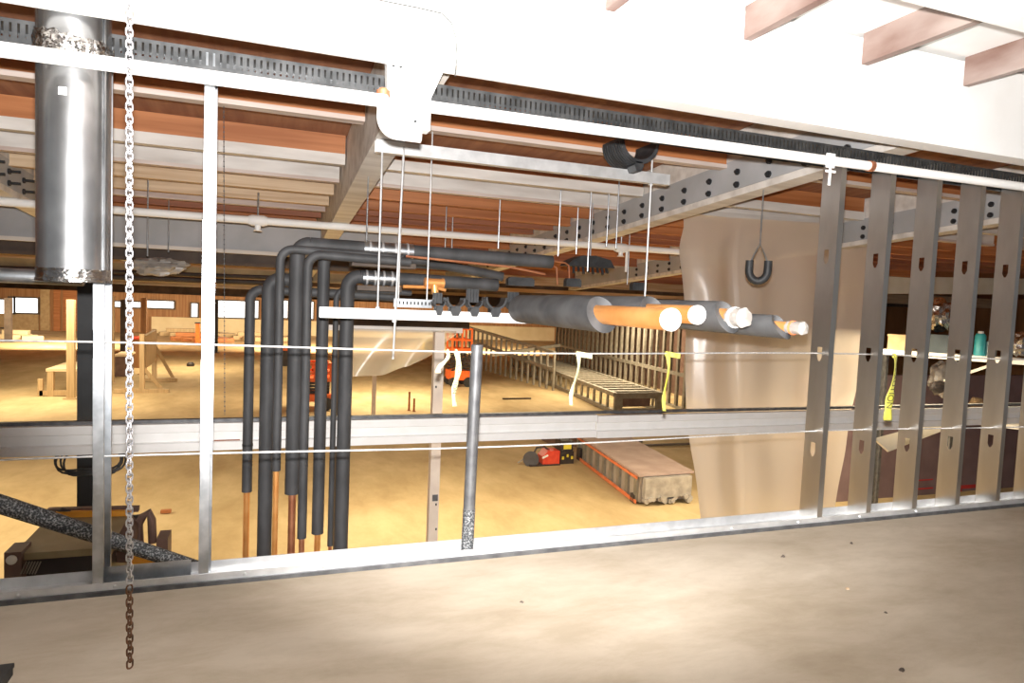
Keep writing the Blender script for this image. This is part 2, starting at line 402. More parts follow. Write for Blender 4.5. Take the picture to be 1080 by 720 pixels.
for nm, z, lab in (('wire_rope', 1.072, 'upper steel guard cable stretched through the stud wall'), ('wire_rope', .575, 'lower steel guard cable stretched through the stud wall')):
    pts = [Vector((X0 + (X1-X0)*i/40, W+.079, z + .012*math.sin(i*.35))) for i in range(41)]
    tag(MB().tube(pts, .0046, 8).build(nm, 'cable_steel'), lab, 'cable')
# guard post standing in the track
p0 = pY(493, 570, W+.08); p1 = pY(500, 364, W+.08)
gp = thing('guard_post', 'grey dusty steel pipe post standing in the bottom track', 'post', (p0.x, p0.y, .004))
MB().tube([(p0.x, p0.y, .012), (p0.x+.012, p0.y+.0, 1.10)], .031, 20).build('pipe', 'post_steel', gp)
MB().tube([(p0.x, p0.y, .0125), (p0.x+.003, p0.y, .24)], .0325, 20).build('paint_splashes', 'speckled_pipe', gp)
MB().box(p0.x-.045, p0.x+.045, p0.y-.045, p0.y+.045, .0045, .011).build('base_plate', 'bright_galvanized', gp)

# caution tape tied on the upper cable
def tape(px, py0, px1, py1, wd, m, label, text=None, bow=True):
    a = pY(px, py0, W+.079); b = pY(px1, py1, W+.10)
    t = thing('caution_tape', label, 'tape', b, 'yellow tape strips tied to the guard cable')
    n = 24
    def f(u, v):
        p = a.lerp(b, v); tw = .5*math.sin(v*5+px)
        return p + Vector((math.cos(tw), math.sin(tw), 0))*(u-.5)*wd*(1-.25*math.sin(v*9+px)**2) + Vector((.012*math.sin(v*6), -.012, 0))
    mb = MB().grid(f, 4, n); o = mb.build('strip', m, t, 3)
    md = o.modifiers.new('t', 'SOLIDIFY'); md.thickness = .001
    k = MB().tube(arc(a, .011, 0, 2*PI, 14, 'yz')[:-1], .006, 6, closed=True).build('knot', m, t)
    if bow:
        c = a+Vector((0, -.012, 0)); e = a+Vector((.085, -.012, -.012))
        MB().grid(lambda u, v: c.lerp(e, v)+Vector((0, .004*math.sin(v*9), (u-.5)*.028)), 2, 10).build('tail', m, t, 3)
    if text:
        cu = bpy.data.curves.new('t', 'FONT'); cu.body = text; cu.size = wd*1.05; cu.align_x = 'CENTER'; cu.align_y = 'CENTER'
        to = bpy.data.objects.new('t', cu); COL.objects.link(to); me = bpy.data.meshes.new_from_object(to); bpy.data.objects.remove(to)
        L = (b-a).length; off = OFF[t.name]
        for v_ in me.vertices: v_.co = f(.5+v_.co.y/wd, .5+v_.co.x/L)+Vector((0, -.004, 0))-off
        me.materials.clear(); me.materials.append(M['tape_print'])
        lo_ = bpy.data.objects.new('lettering', me); COL.objects.link(lo_); lo_.parent = t
    return t
tape(472, 371, 462, 393, .03, 'tape_pale', 'short pale yellow tape tail tied beside the grey guard post', bow=False)
tape(481, 371, 480, 428, .032, 'tape_pale', 'long pale tape strip hanging beside the grey guard post', 'CAUTION', bow=False)
tape(609, 373, 602, 427, .024, 'tape_pale', 'twisted cream tape strip hanging in front of the stacked frames')
tape(703, 373, 700, 433, .024, 'tape_yellow', 'yellow tape strip hanging below the white capped copper pipes')
tape(943, 375, 935, 443, .058, 'tape_yellow', 'wide yellow tape strip hanging between the studs on the right', 'CAUTION', bow=False)

# ------------------------------------------------------------------ duct, conduit, chain
DX, DY = -.735, 3.03
zb0 = pY(73, 297, DY).z
du = thing('round_duct', 'large round galvanized duct hanging down at the left', 'duct', (DX, DY, zb0))
dr = .123
MB().tube([(DX, DY, zb0+.02), (DX, DY, 2.60)], dr, 48).build('duct_body', 'duct_steel', du)
MB().tube([(DX, DY, zb0), (DX, DY, zb0+.012), (DX, DY, zb0+.014), (DX, DY, zb0+.05)], [dr+.004, dr+.004, dr+.001, dr+.002], 48).build('end_collar', 'foil', du)
rn = random.Random(5); mb = MB()
def crump(u, v):
    a = u*2*PI; p = Vector((math.cos(a), math.sin(a), 0))
    q = Vector((math.cos(a)*4, math.sin(a)*4, v*4)); d = .006*mnoise.noise(q*2.2)+.004*mnoise.noise(q*6)
    return Vector((DX, DY, 2.175+.085*v-.02*math.cos(a+1)+.02*mnoise.noise(q*1.5))) + p*(dr+.007+d*(1 if .05 < v < .95 else .3))
mb.grid(crump, 90, 12).build('foil_tape_wrap', 'foil', du, .3)
ms = MB().grid(lambda u, v: Vector((DX, DY, 2.02+.028*v)) + Vector((math.sin(-.17+.22*u), -math.cos(-.17+.22*u), 0))*(dr+.0012), 6, 2).build('sticker', 'sticker', du, 3)
MB().tube([(DX+.115, DY-.055, zb0+.05), (DX+.115, DY-.055, 2.6)], .004, 6).build('seam', 'duct_steel', du)
# smaller duct going off to the left behind it
q = pY(20, 291, 3.6)
tag(MB().tube([(-2.2, 3.62, q.z), (-.84, 3.62, q.z)], .034, 20).build('branch_pipe', 'galvanized'), 'thin galvanized pipe running left from behind the duct bottom', 'pipe')

CY = 2.84
zl = pY(0, 52, CY).z; zr = pY(1080, 197, CY).z
cz = (zl+zr)/2
co = thing('white_conduit', 'long white painted conduit strapped below the white beam', 'conduit', (0, CY, cz))
cr = .027
def conz(x): return zl+(zr-zl)*(x+.93)/5.3
xj0, xj1 = pY(404, 110, CY).x, pY(452, 115, CY).x
MB().tube([(-2.2, CY, conz(-2.2)), (xj0, CY, conz(xj0))], cr, 20).build('conduit_run', 'white_paint', co)
MB().tube([(xj1-.1, CY, conz(xj1)), (7.5, CY, conz(7.5))], cr*.93, 20).build('conduit_run', 'white_paint', co)
zj = conz(xj0)
el = [(xj0-.005, CY, zj+.02), (xj0, CY-.01, zj-.03)] + [Vector((xj0+.06, CY-.01, zj-.07)) + Vector((math.cos(a)*.06, 0, math.sin(a)*.06)) for a in [PI+PI/2*i/8 for i in range(9)]] + [(xj0+.16, CY-.01, zj-.13)]
MB().tube(el, .026, 16).build('elbow', 'white_paint', co)
jb = MB().box(xj0+.035, xj0+.115, CY-.05, CY+.03, zj-.098, zj+.012).build('junction_box', 'white_paint', co)
MB().box(xj0+.04, xj0+.11, CY-.058, CY-.051, zj-.09, zj+.005).build('box_cover', 'white_paint', jb)
cl = pY(918, 174, CY)
MB().tube([(cl.x-.015, CY, conz(cl.x)), (cl.x+.015, CY, conz(cl.x))], .0295, 20).build('coupling', 'dull_copper', co)
cs = pY(871, 172, CY)
hk = MB().box(cs.x-.028, cs.x+.028, CY-.034, CY-.028, conz(cs.x)-.045, conz(cs.x)+.03).build('pipe_clamp', 'white_paint', co)
MB().tube([(cs.x-.002, CY-.036, conz(cs.x)-.03), (cs.x-.008, CY-.04, conz(cs.x)-.14)], .007, 8).build('clamp_bolt', 'white_paint', hk)
MB().box(cs.x-.035, cs.x+.03, CY-.042, CY-.035, conz(cs.x)-.072, conz(cs.x)-.06).build('clamp_ear', 'white_paint', hk)
MB().tube([(xj0, CY, zj+.02), (xj0, CY, zj+.04), (xj0, CY, zj+.041), (xj0, CY, zj+.05)], [.03, .03, .022, .018], 12).build('lock_nut', 'dull_copper', co)

# white hanger block under the beam at the conduit elbow
a = pY(407, 72, 2.9); b = pY(466, 140, 2.9)
hb = thing('beam_hanger', 'white painted hanger block below the beam at the conduit elbow', 'bracket', ((a.x+b.x)/2, 2.97, b.z))
MB().prism([(a.x, 2.40), (b.x+.03, 2.40), (b.x-.055, b.z+.14), (b.x-.055, b.z), (a.x+.02, b.z), (a.x+.01, b.z+.13)], 'y', 2.89, 2.96).build('plate', 'white_paint', hb)
for dx, dz in ((.03, .25), (.06, .25), (.13, .03), (.03, .05)):
    MB().tube([(a.x+dx, 2.89, b.z+dz), (a.x+dx, 2.882, b.z+dz)], .007, 6).build('bolt', 'black_steel', hb)

# thin cord looping down over the white beam
pts = [pY(x, y, 2.758) for x, y in ((360, -6), (400, 0), (440, 8), (466, 14), (476, 24), (481, 40), (482, 60), (480, 80))]
tag(MB().tube(pts, .003, 6).build('hanging_cable', 'cord_grey'), 'thin grey cord looping over the face of the white beam', 'cord')

# chains
def link_mesh(L, wd, r):
    pts = []
    for i in range(8): a = -PI/2 + PI*i/7; pts.append(Vector((math.cos(a)*wd/2*1.0, 0, 0)) if False else Vector((wd/2*math.sin(PI*i/7-PI/2), 0, (L-wd)/2+wd/2*math.cos(PI*i/7-PI/2))))
    pts += [-p for p in pts]
    return MB().tube(pts, r, 6, closed=True)
CHY = 2.2
ctop = pY(135, -6, CHY); cmid = pY(136.5, 614, CHY); cbot = pY(137, 703, CHY)
def chain(name, label, a, b, m, pitch, L, wd, r):
    c = thing(name, label, 'chain', b)
    n = int((a-b).length/pitch); pr = None
    lm = link_mesh(L, wd, r)
    for k in range(2):
        pass
    protos = []
    for k in range(2):
        mb = MB(); mb.v = [Vector(p) for p in lm.v]; mb.f = list(lm.f)
        mb.xf(Matrix.Rotation(math.radians(35 if k == 0 else 125), 4, 'Z'))
        protos.append(mb.build('link', m, c, local=True))
    for i in range(n+1):
        p = a.lerp(b, (i+.5)/(n+1)) - b
        if i < 2: protos[i].location = p
        else: child_copy(protos[i % 2], c, p)
    return c
ctop.z = 2.72
chain('hoist_chain', 'bright galvanized chain hanging in front of the stud wall', ctop, cmid, 'chain_zinc', .0175, .0262, .0175, .0027)
chain('rusty_chain', 'dark rusty chain end hanging from the bright chain over the floor', cmid-Vector((0, 0, .012)), cbot, 'chain_rust', .0195, .0285, .0165, .0028)

# ------------------------------------------------------------------ trapeze, clamps and copper pipes
SY = 4.55
def strut(name, label, x0, x1, z0, wd=.041, ht=.041, m='bright_galvanized', y=SY):
    o = MB()
    t = .003
    o.box(x0, x1, y-wd/2, y+wd/2, z0, z0+t).box(x0, x1, y-wd/2, y-wd/2+t, z0+t, z0+ht).box(x0, x1, y+wd/2-t, y+wd/2, z0+t, z0+ht)
    o.box(x0, x1, y-wd/2+t, y-wd/2+.01, z0+ht-t, z0+ht).box(x0, x1, y+wd/2-.01, y+wd/2-t, z0+ht-t, z0+ht)
    return tag(o.build(name, m), label, 'strut')
us0, us1 = pY(396, 156, SY), pY(705, 180, SY)
zu = zb(SY)-.085
strut('strut_channel', 'galvanized strut channel hung under the white roof girder', us0.x, us1.x, zu, .06, .082)
ls0, ls1 = pY(337, 329, SY), pY(612, 337, SY)
zlw = ls0.z-.035
lst = strut('strut_channel', 'bright white strut channel carrying the empty black pipe saddles', ls0.x, 2.80, zlw, .06, .070, 'cap_white')

def rod(x, y, z0, z1, r, label, group=None, m='bright_galvanized', nuts=(), lean=0):
    t = thing('threaded_rod', label, 'rod', (x, y, z0), group)
    MB().tube([(x, y, z0), (x+lean, y, z1)], r, 8).build('rod', m, t)
    for z in nuts: MB().tube([(x, y, z), (x, y, z+.012)], r*2.2, 6).build('nut', m, t)
    return t
q = pY(425, 158, SY)
rod(q.x-.03, SY-.0385, pY(410, 378, SY).z, zu+.05, .0075, 'long threaded rod crossing the bright strut, nearest the risers\' clamps', nuts=(zlw-.015,), lean=.03, group=None)
q2 = pY(403, 165, SY)
rod(q2.x, SY, zlw+.0, zu, .007, 'threaded rod dropping from the left end of the upper strut', nuts=(zlw+.071,))
q3 = pY(687, 185, SY)
rod(q3.x, SY, zlw, zb(SY)+PB, .0075, 'threaded rod through the right end of the upper strut beside the big black saddle', nuts=(zu-.013, zlw+.071))

def saddle(x, y, zbase, r, label, length=.12, cover=0, group='empty black pipe saddles', nr=5):
    """empty pipe saddle clamp: half-pipe cradle on a foot, ribbed outside, an opened ribbed half standing on one side"""
    s = thing('pipe_saddle', label, 'clamp', (x, y, zbase), group)
    c = (x, y, zbase+.022+r)
    ann(MB(), c, r*.80, r*.96, PI*.97, PI*2.03, -length/2, length/2).build('cradle', 'black_rubber', s)
    hw = min(.04, r*.6)
    MB().prism([(x-hw*.5, zbase-.03), (x+hw*.5, zbase-.03), (x+hw, zbase+.012), (x+hw*.6, zbase+.04), (x-hw*.6, zbase+.04), (x-hw, zbase+.012)], 'y', y-length/2, y-.031).build('foot', 'black_rubber', s)
    MB().box(x-hw*.9, x+hw*.9, y-.03, y+.03, zbase+.001, zbase+.034).build('foot_block', 'black_rubber', s)
    for i in range(nr):
        dy = -.45+.9*i/(nr-1)
        ann(MB(), c, r*.962, r*1.0, PI*1.02, PI*1.98, dy*length-.005, dy*length+.005, 12).build('rib', 'black_rubber', s)
    if cover:
        w_ = r*.8; h = r*1.5
        MB().box(x-w_, x+w_, y+length*.2, y+length*.3, c[2]-.01, c[2]+h).build('open_half', 'black_rubber', s)
        n = max(3, int(w_*2/.022))
        for i in range(n):
            xx = x-w_+2*w_*(i+.5)/n
            MB().box(xx-.0045, xx+.0045, y+length*.1, y+length*.199, c[2]-.005, c[2]+h*.97).build('rib', 'black_rubber', s)
    return s
zs = zlw+.070
for i, (px, r, cv) in enumerate(((462, .042, 1), (479, .070, 0), (499, .057, 1), (521, .082, 0), (542, .054, 1))):
    x = pY(px, 322, SY).x
    saddle(x, SY, zs, r, ['small black pipe saddle, leftmost on the bright strut', 'wide open black pipe saddle, second from the left on the bright strut', 'small black pipe saddle between two wide ones on the bright strut', 'wide open black pipe saddle, second from the right on the bright strut', 'black pipe saddle right beside the grey pipe insulation'][i], .11, cover=cv)
x = pY(664, 170, SY).x
saddle(x, SY, zu+.082, .168, 'big ribbed black pipe saddle standing on the upper strut', .30, nr=9)

# four copper pipes pointing at the camera
def copper_pipe(x, z, r, yend, yins, rins, label, cap, insm='grey_insulation', yfar=SY-.085):
    t = thing('copper_pipe', label, 'pipe', (x, yend, z-r), 'copper pipes on the trapeze')
    MB().tube([(x, yend, z), (x, yfar, z)], r, 32).build('copper_tube', 'copper', t)
    if cap == 'white':
        MB().tube([(x, yend-.004, z), (x, yend-.003, z), (x, yend+.015, z)], [r*.96, r*1.02, r*1.02], 32).build('end_cap', 'cap_white', t)
    else:
        n = 40
        def f(u, v):
            a = u*2*PI; q = Vector((math.cos(a), v*3, math.sin(a)))
            rr_ = r*(1.06+.16*mnoise.noise(q*2.5)+.08*v) if v < .95 else r*.05
            return Vector((x, yend+.07-.11*min(v, .9) - (.01 if v > .95 else 0), z)) + Vector((math.cos(a), 0, math.sin(a)))*rr_
        MB().grid(f, 32, 8).build('plastic_wrap_cap', 'plastic_wrap', t, .4)
        MB().tube([Vector((x, yend+.045-.012*i/24, z))+Vector((math.cos(i*.5), 0, math.sin(i*.5)))*r*1.16 for i in range(25)], .004, 6).build('tape_band', 'strap_orange' if r < .035 else 'cap_white', t)
    # foam insulation sleeve, cut slantwise at the near end
    seg = 36; rings = []
    def ring(y, rad, slant): return [Vector((x+math.cos(2*PI*k/seg)*rad, y+slant*(math.sin(2*PI*k/seg)+.35*math.cos(2*PI*k/seg)), z+math.sin(2*PI*k/seg)*rad)) for k in range(seg)]
    R = [ring(yfar, r*1.01, 0), ring(yfar, rins, 0), ring(yins+.3, rins, 0), ring(yins, rins, .05), ring(yins+.004, r*1.01, .05)]
    vs = [p for g in R for p in g]; fs = [(i*seg+k, i*seg+(k+1) % seg, (i+1)*seg+(k+1) % seg, (i+1)*seg+k) for i in range(4) for k in range(seg)]
    MB().add(vs, fs).build('insulation_sleeve', insm, t, .7)
    return t
e1, e2, e3, e4 = pY(708, 337, 2.55), pY(734, 332, 2.66), pY(781, 335, 2.62), pY(843, 346, 2.52)
copper_pipe(e1.x, e1.z, .051, 2.55, 3.22, .098, 'largest bare copper pipe with a white cap, in front of the others', 'white')
copper_pipe(e2.x+.01, e2.z, .045, 2.66, 3.05, .085, 'white capped copper pipe just behind the largest one', 'white')
copper_pipe(e3.x, e3.z, .042, 2.62, 2.72, .078, 'insulated copper pipe with an end wrapped in clear plastic', 'wrap')
copper_pipe(e4.x, e4.z, .028, 2.52, 2.64, .058, 'thinnest insulated copper pipe, rightmost, with a taped end', 'wrap')

# hanging black pad on a rod under the grey girder
h0 = pX(805, 205, 3.9)
hp = thing('hanging_pad', 'black horseshoe shaped rubber pad hanging by a rod from the grey girder', 'clamp', (h0.x, h0.y, 1.57))
zt_ = zb(h0.y)
zl0 = pX(805, 258, 3.9).z
MB().tube([(h0.x, h0.y, zl0), (h0.x, h0.y, zt_)], .006, 8).build('rod', 'galvanized', hp)
ux = Vector((.80, -.6, 0)); uc = Vector((h0.x, h0.y, pX(805, 285, 3.9).z))
pts = [uc+ux*.075+Vector((0, 0, .085))]+[uc+ux*.075*math.cos(-PI*i/12)+Vector((0, 0, .09*math.sin(-PI*i/12)-.0)) for i in range(13)]+[uc-ux*.075+Vector((0, 0, .085))]
MB().tube(pts, .034, 14).build('pad', 'black_rubber', hp)
MB().tube([uc+ux*.06+Vector((0, 0, .085)), uc+ux*.045+Vector((0, 0, .13)), Vector((h0.x, h0.y, zl0+.01)), uc-ux*.045+Vector((0, 0, .13)), uc-ux*.06+Vector((0, 0, .085))], .008, 8).build('wire_yoke', 'galvanized', hp)

# ------------------------------------------------------------------ insulated risers
def riser(px, ptop, Y, r, px_b, py_end, xrun, label, cop=True, py_mid=None):
    top = pY(px, ptop, Y); X = top.x; z = top.z
    t = thing('insulated_riser', label, 'pipe', (X, Y, FL), 'dark insulated pipe risers')
    ze = pY(px_b, py_end, Y).z
    R = max(.10, r*1.6)
    path = [(X, Y, ze), (X, Y, z-R)] + [Vector((X+R, Y, z-R))+Vector((-R*math.cos(a), 0, R*math.sin(a))) for a in [PI/2*i/8 for i in range(1, 9)]]
    MB().tube(path, r, 18).build('vertical_sleeve', 'dark_insulation', t)
    zr_ = z
    MB().tube([(X+R, Y, z), (xrun, Y, z-.015)], r*.985, 18).build('horizontal_sleeve', 'dark_insulation', t)
    if cop: MB().tube([(X, Y, FL+.0), (X, Y, ze)], r*.5 if r > .045 else r*.62, 12).build('copper_tube', 'copper' if cop == 1 else 'dull_copper', t)
    if py_mid:
        MB().tube([(X, Y, pY(px_b, py_mid, Y).z), (X, Y, pY(px_b, py_mid, Y).z+.02)], r*1.07, 18).build('joint_band', 'black_rubber', t)
    return t
riser(264, 305, 6.25, .043, 264, 518, 1.1, 'dark insulated riser, leftmost of the group, ending in bare copper', 1, 470)
riser(284, 294, 6.02, .060, 281, 640, .25, 'thick dark riser, second from the left, insulated to the ground', 2)
riser(296, 262, 5.50, .034, 292, 496, 1.0, 'thin dark riser with bare copper low down, third from the left', 1)
rd = riser(314, 257, 5.76, .062, 308, 520, 2.45, 'thick dark riser ending above dull copper, fourth from the left', 2)
riser(325, 268, 5.42, .036, 319, 567, 1.05, 'thin dark riser hugging the thick fourth one', 2)
riser(342, 266, 5.95, .052, 335, 562, 1.3, 'dark riser ending in a short copper tip, left of the last pair', 1)
riser(355, 304, 6.10, .026, 351, 575, 1.2, 'thinnest dark riser tucked against the rightmost one', 2)
rh = riser(367, 291, 5.70, .058, 360, 640, 1.9, 'thick dark riser, rightmost of the group, insulated to the ground', 2)

# trapezes with metal shields over the risers' horizontal runs
def shield(x, y, z, r, L, o):
    sv = MB().tube([(x-L/2, y, z), (x+L/2, y, z)], r*1.05, 20).build('shield_sleeve', 'galvanized', o)
    for k in (-.38, -.13, .13, .38): MB().tube([(x+k*L-.008, y, z), (x+k*L+.008, y, z)], r*1.13, 20).build('band', 'bright_galvanized', sv)
q = pY(410, 260, 5.76); shield(q.x, 5.76, pY(314, 257, 5.76).z-.004, .062, .42, rd)
q = pY(400, 292, 5.70); shield(q.x, 5.70, pY(367, 291, 5.70).z-.006, .058, .28, rh)
zz = pY(342, 266, 5.95).z-.056-.015-.041
tag(MB().box(pY(372, 270, 5.6).x, pY(440, 270, 5.6).x, 5.64, 5.86, zz, zz+.041).build('strut_channel', 'dark_beam'), 'short dark strut under the upper horizontal insulated run', 'strut')
zz = pY(367, 291, 5.70).z-.012-.061-.041
tag(MB().box(pY(378, 270, 5.6).x, pY(425, 270, 5.6).x, 5.62, 5.78, zz, zz+.041).build('strut_channel', 'dark_beam'), 'short dark strut under the lower horizontal insulated run', 'strut')
# perforated strut lying behind the bright strut
pz = pY(460, 321, 5.1)
ps = thing('perforated_strut', 'grey perforated strut lying behind the bright strut', 'strut', (pz.x, 5.1, pz.z-.03))
MB().box(pY(415, 322, 5.1).x, pY(455, 322, 5.1).x, 5.08, 5.12, pz.z-.03, pz.z+.035).build('channel', 'galvanized', ps)
hp0 = None
for i in range(10):
    c = Vector((pY(417+3.9*i, 322, 5.1).x, 5.079, pz.z+.004))
    MB().box(c.x-.006, c.x+.006, 5.076, 5.0795, c.z-.012, c.z+.012).build('slot', 'black_steel', ps)
rod(pY(450, 322, 5.1).x, 5.1, pz.z+.035, zb(5.1)+PB, .006, 'rod holding the grey perforated strut')
rod(pY(420, 322, 5.1).x, 5.1, pz.z+.035, zb(5.1)+PB+.01, .006, 'rod holding the left end of the perforated strut')

# thin copper lines and black clamps around the back runs
def cline(pts, r, label, m='dull_copper'):
    return tag(MB().tube(pts, r, 10).build('copper_line', m), label, 'pipe')
Yc = 5.3
cline([pY(428, 270, Yc), pY(535, 281, Yc), pY(575, 289, Yc)], .010, 'thin copper line running right above the empty saddles')
cline([pY(425, 302, Yc), pY(460, 303, Yc), pY(470, 306, Yc)], .014, 'short copper pipe behind the long threaded rod', 'copper')
cline([pY(560, 276, 6.4), pY(583, 280, 6.4), pY(587, 282, 6.4), pY(588, 300, 6.4)], .010, 'thin copper drop bending down left of the black clamp cluster')
cline([pY(565, 272, 6.5), pY(596, 277, 6.5), pY(600, 280, 6.5), pY(601, 303, 6.5)], .010, 'thin copper drop bending down beside the black clamp cluster')
cc = pY(458, 298, 5.25)
cf = thing('copper_fitting', 'bright copper tee fitting above the leftmost saddle', 'fitting', (cc.x, 5.25, cc.z-.05))
MB().tube([(cc.x-.07, 5.25, cc.z), (cc.x+.07, 5.25, cc.z)], .034, 16).build('tee_body', 'copper', cf)
MB().tube([(cc.x-.08, 5.25, cc.z), (cc.x-.06, 5.25, cc.z)], .038, 16).build('tee_lip', 'copper', cf)
MB().tube([(cc.x+.06, 5.25, cc.z), (cc.x+.08, 5.25, cc.z)], .038, 16).build('tee_lip', 'copper', cf)
MB().tube([(cc.x, 5.25, cc.z), (cc.x+.01, 5.25, cc.z-.09)], .03, 16).build('branch', 'copper', cf)
cq = pY(618, 279, 7.0)
cu_ = thing('clamp_cluster', 'flat dark cluster of pipe clamps hanging in the distance left of the sprinkler tee', 'clamp', cq)
MB().prism([(cq.x-.30, cq.z-.03), (cq.x+.30, cq.z-.03), (cq.x+.24, cq.z+.06), (cq.x+.05, cq.z+.10), (cq.x-.12, cq.z+.09), (cq.x-.25, cq.z+.03)], 'y', 6.85, 7.08).build('body', 'black_rubber', cu_)
for i in range(9): MB().tube([(cq.x-.24+.06*i, 6.95, cq.z-.03), (cq.x-.25+.062*i, 6.92, cq.z-.09-.02*(i % 2))], .016, 6).build('tooth', 'black_rubber', cu_)
MB().tube([(cq.x, 6.9, cq.z+.08), (cq.x, 6.9, zb(6.9)+PB)], .008, 6).build('rod', 'galvanized', cu_)
for px, py, wpx, lab in ((548, 297, 30, 'dark pipe clamp behind the insulated pipes, left one'), (603, 298, 18, 'dark pipe clamp behind the insulated pipes, middle one'), (672, 302, 18, 'dark pipe clamp behind the insulated pipes, right one')):
    c = pY(px, py, 5.6); ww = wpx*.0083/2
    o = MB()
    hh = .038; o.prism([(c.x-ww, c.z-hh), (c.x+ww, c.z-hh), (c.x+ww, c.z+hh*.5), (c.x+ww*.8, c.z+hh), (c.x-ww*.8, c.z+hh), (c.x-ww, c.z+hh*.5)], 'y', 5.55, 5.62)
    tag(o.build('pipe_clamp', 'black_rubber'), lab, 'clamp')
# second insulated run further back with grey covers
o = MB().tube([pY(415, 276, 6.6), pY(470, 280, 6.6), pY(530, 292, 6.6)], .05, 14).build('insulated_run', 'dark_insulation'); tag(o, 'dark insulated horizontal run behind the copper line', 'pipe')

# ------------------------------------------------------------------ rods, sprinkler pipe, bead chain
SPY = 8.0
spz = pY(370, 240, SPY).z
spk = thing('sprinkler_pipe', 'long white sprinkler pipe crossing below the roof girders', 'pipe', (0, SPY, spz))
MB().tube([(-4.5, SPY, spz-.005), (6.1, SPY, spz+.008)], .043, 16).build('pipe_run', 'white_paint', spk)
for px, py in ((272, 233), (655, 261)):
    c = pY(px, py, SPY); c.z = spz
    f = MB().tube([(c.x-.10, SPY, spz), (c.x-.06, SPY, spz), (c.x+.06, SPY, spz), (c.x+.10, SPY, spz)], [.048, .062, .062, .048], 14).build('tee_fitting', 'white_paint', spk)
    MB().tube([(c.x, SPY, spz-.05), (c.x, SPY, spz-.10), (c.x, SPY, spz-.11), (c.x, SPY, spz-.115)], [.035, .03, .05, .05], 12).build('sprinkler_head', 'white_paint', f)
    MB().tube([(c.x, SPY, spz+.04), (c.x, SPY, zb(SPY)+PB)], .01, 8).build('hanger', 'galvanized', spk)
c = pY(672, 272, SPY-.3)
MB().tube([(c.x, SPY-.02, spz-.03), (c.x, SPY-.02, spz-.32)], .018, 8).build('drop', 'white_paint', spk)

for i, (px, y0, y1, Y, lab) in enumerate(((527, 196, 262, 7.2, 'thin hanger rod, leftmost of those in front of the white purlin'), (590, 204, 270, 7.0, 'thin hanger rod left of the far black saddle'), (609, 214, 268, 7.4, 'slightly leaning hanger rod above the far black saddle'), (621, 205, 286, 6.6, 'thin hanger rod running down past the far black saddle'), (641, 208, 260, 6.6, 'hanger rod beside the bolted girder face, left of a pair'), (651, 195, 262, 6.4, 'hanger rod beside the bolted girder face, right of a pair'), (471, 222, 262, 8.3, 'short hanger rod above the far insulated run, left one'), (478, 226, 262, 8.6, 'short hanger rod above the far insulated run, right one'), (388, 195, 255, 5.6, 'thin rod dropping to the upper silver shield'), (663, 262, 300, 8.6, 'short rod right of the sprinkler tee'), (157, 206, 270, 8.4, 'rod hanging behind the bright chain'), (179, 232, 266, 9.5, 'short rod between the chain and the left stud'))):
    a = pY(px, y0, Y); b = pY(px-1.5, y1, Y)
    top = zt(Y)
    rod(b.x, Y, b.z, top, .0085 if Y > 6 else .006, lab, 'thin hanger rods', 'galvanized')
bc = pY(236, 113, 5.08); bb = pY(237, 438, 5.08)
bch = thing('pull_chain', 'thin beaded pull chain hanging right of the left stud', 'chain', bb)
MB().tube([bc+Vector((0, 0, .01)), bb], .0016, 6).build('cord', 'cord_grey', bch)
bd = MB()
for i in range(64):
    p = bc.lerp(bb, i/64); bd.tube([p+Vector((0, 0, .006)), p+Vector((0, 0, .003)), p-Vector((0, 0, .003)), p-Vector((0, 0, .006))], [.001, .0045, .0045, .001], 6)
tag(bd.build('beads', 'post_steel', bch), kind='stuff')

# ------------------------------------------------------------------ mid channel, posts, sheets
RY = 6.6
mr = thing('channel_rail', 'long white steel channel running across the hall behind the risers', 'rail', (3, RY, -.15))
z1, z0 = .105, -.145
prof = [(RY, z0), (RY-.07, z0), (RY-.07, z0+.075), (RY-.035, z0+.085), (RY-.035, z1-.085), (RY-.07, z1-.075), (RY-.07, z1), (RY, z1)]
spl = pY(627, 452, RY).x
MB().prism([(p[0], p[1]) for p in prof], 'x', -6, spl-.006).build('channel_length', 'cap_white', mr)
MB().prism([(p[0], p[1]-.012) for p in prof], 'x', spl+.006, 14).build('channel_length', 'cap_white', mr)
MB().box(-6, 14, RY-.012, RY+.05, z1+.001, z1+.03).build('top_angle', 'post_steel', mr)
mark = pY(228, 463, RY-.08)
MB().box(mark.x-.02, mark.x+.2, RY-.073, RY-.0705, mark.z-.02, mark.z-.008).build('marking', 'red_wood', mr)

def post(px, pyt, Y, wd, m, name, label, z0=FL, round_=False, ztop=None):
    p = pY(px, pyt, Y); zt2 = p.z if ztop is None else ztop
    t = thing(name, label, 'post', (p.x, Y, z0))
    if round_: MB().tube([(p.x, Y, z0), (p.x, Y, zt2)], wd/2, 16).build('shaft', m, t)
    else: MB().box(p.x-wd/2, p.x+wd/2, Y-wd/2, Y+wd/2, z0, zt2).build('shaft', m, t)
    MB().box(p.x-wd*.9, p.x+wd*.9, Y-wd*.9, Y+wd*.9, z0, z0+.02).build('base_plate', m, t)
    return t, p
t, p = post(463, 350, 6.95, .105, 'post_beige', 'steel_column', 'beige steel column behind the guard post, with punched marks')
for py in (523, 532, 558, 408):
    c = pY(460, py, 6.89); MB().box(c.x-.008, c.x+.008, 6.893, 6.8975, c.z-.012, c.z+.012).build('punched_mark', 'black_steel', t)
c = pY(459, 525, 6.89); MB().box(c.x-.03, c.x+.03, 6.892, 6.8968, c.z-.035, c.z+.035).build('label_plate', 'post_steel', t)
post(75, 316, 26, .22, 'pale_wood', 'timber_post', 'tall pale timber post standing on the ground at the left')
post(118, 312, 30, .18, 'pale_wood', 'timber_post', 'pale timber post just right of the left stud')
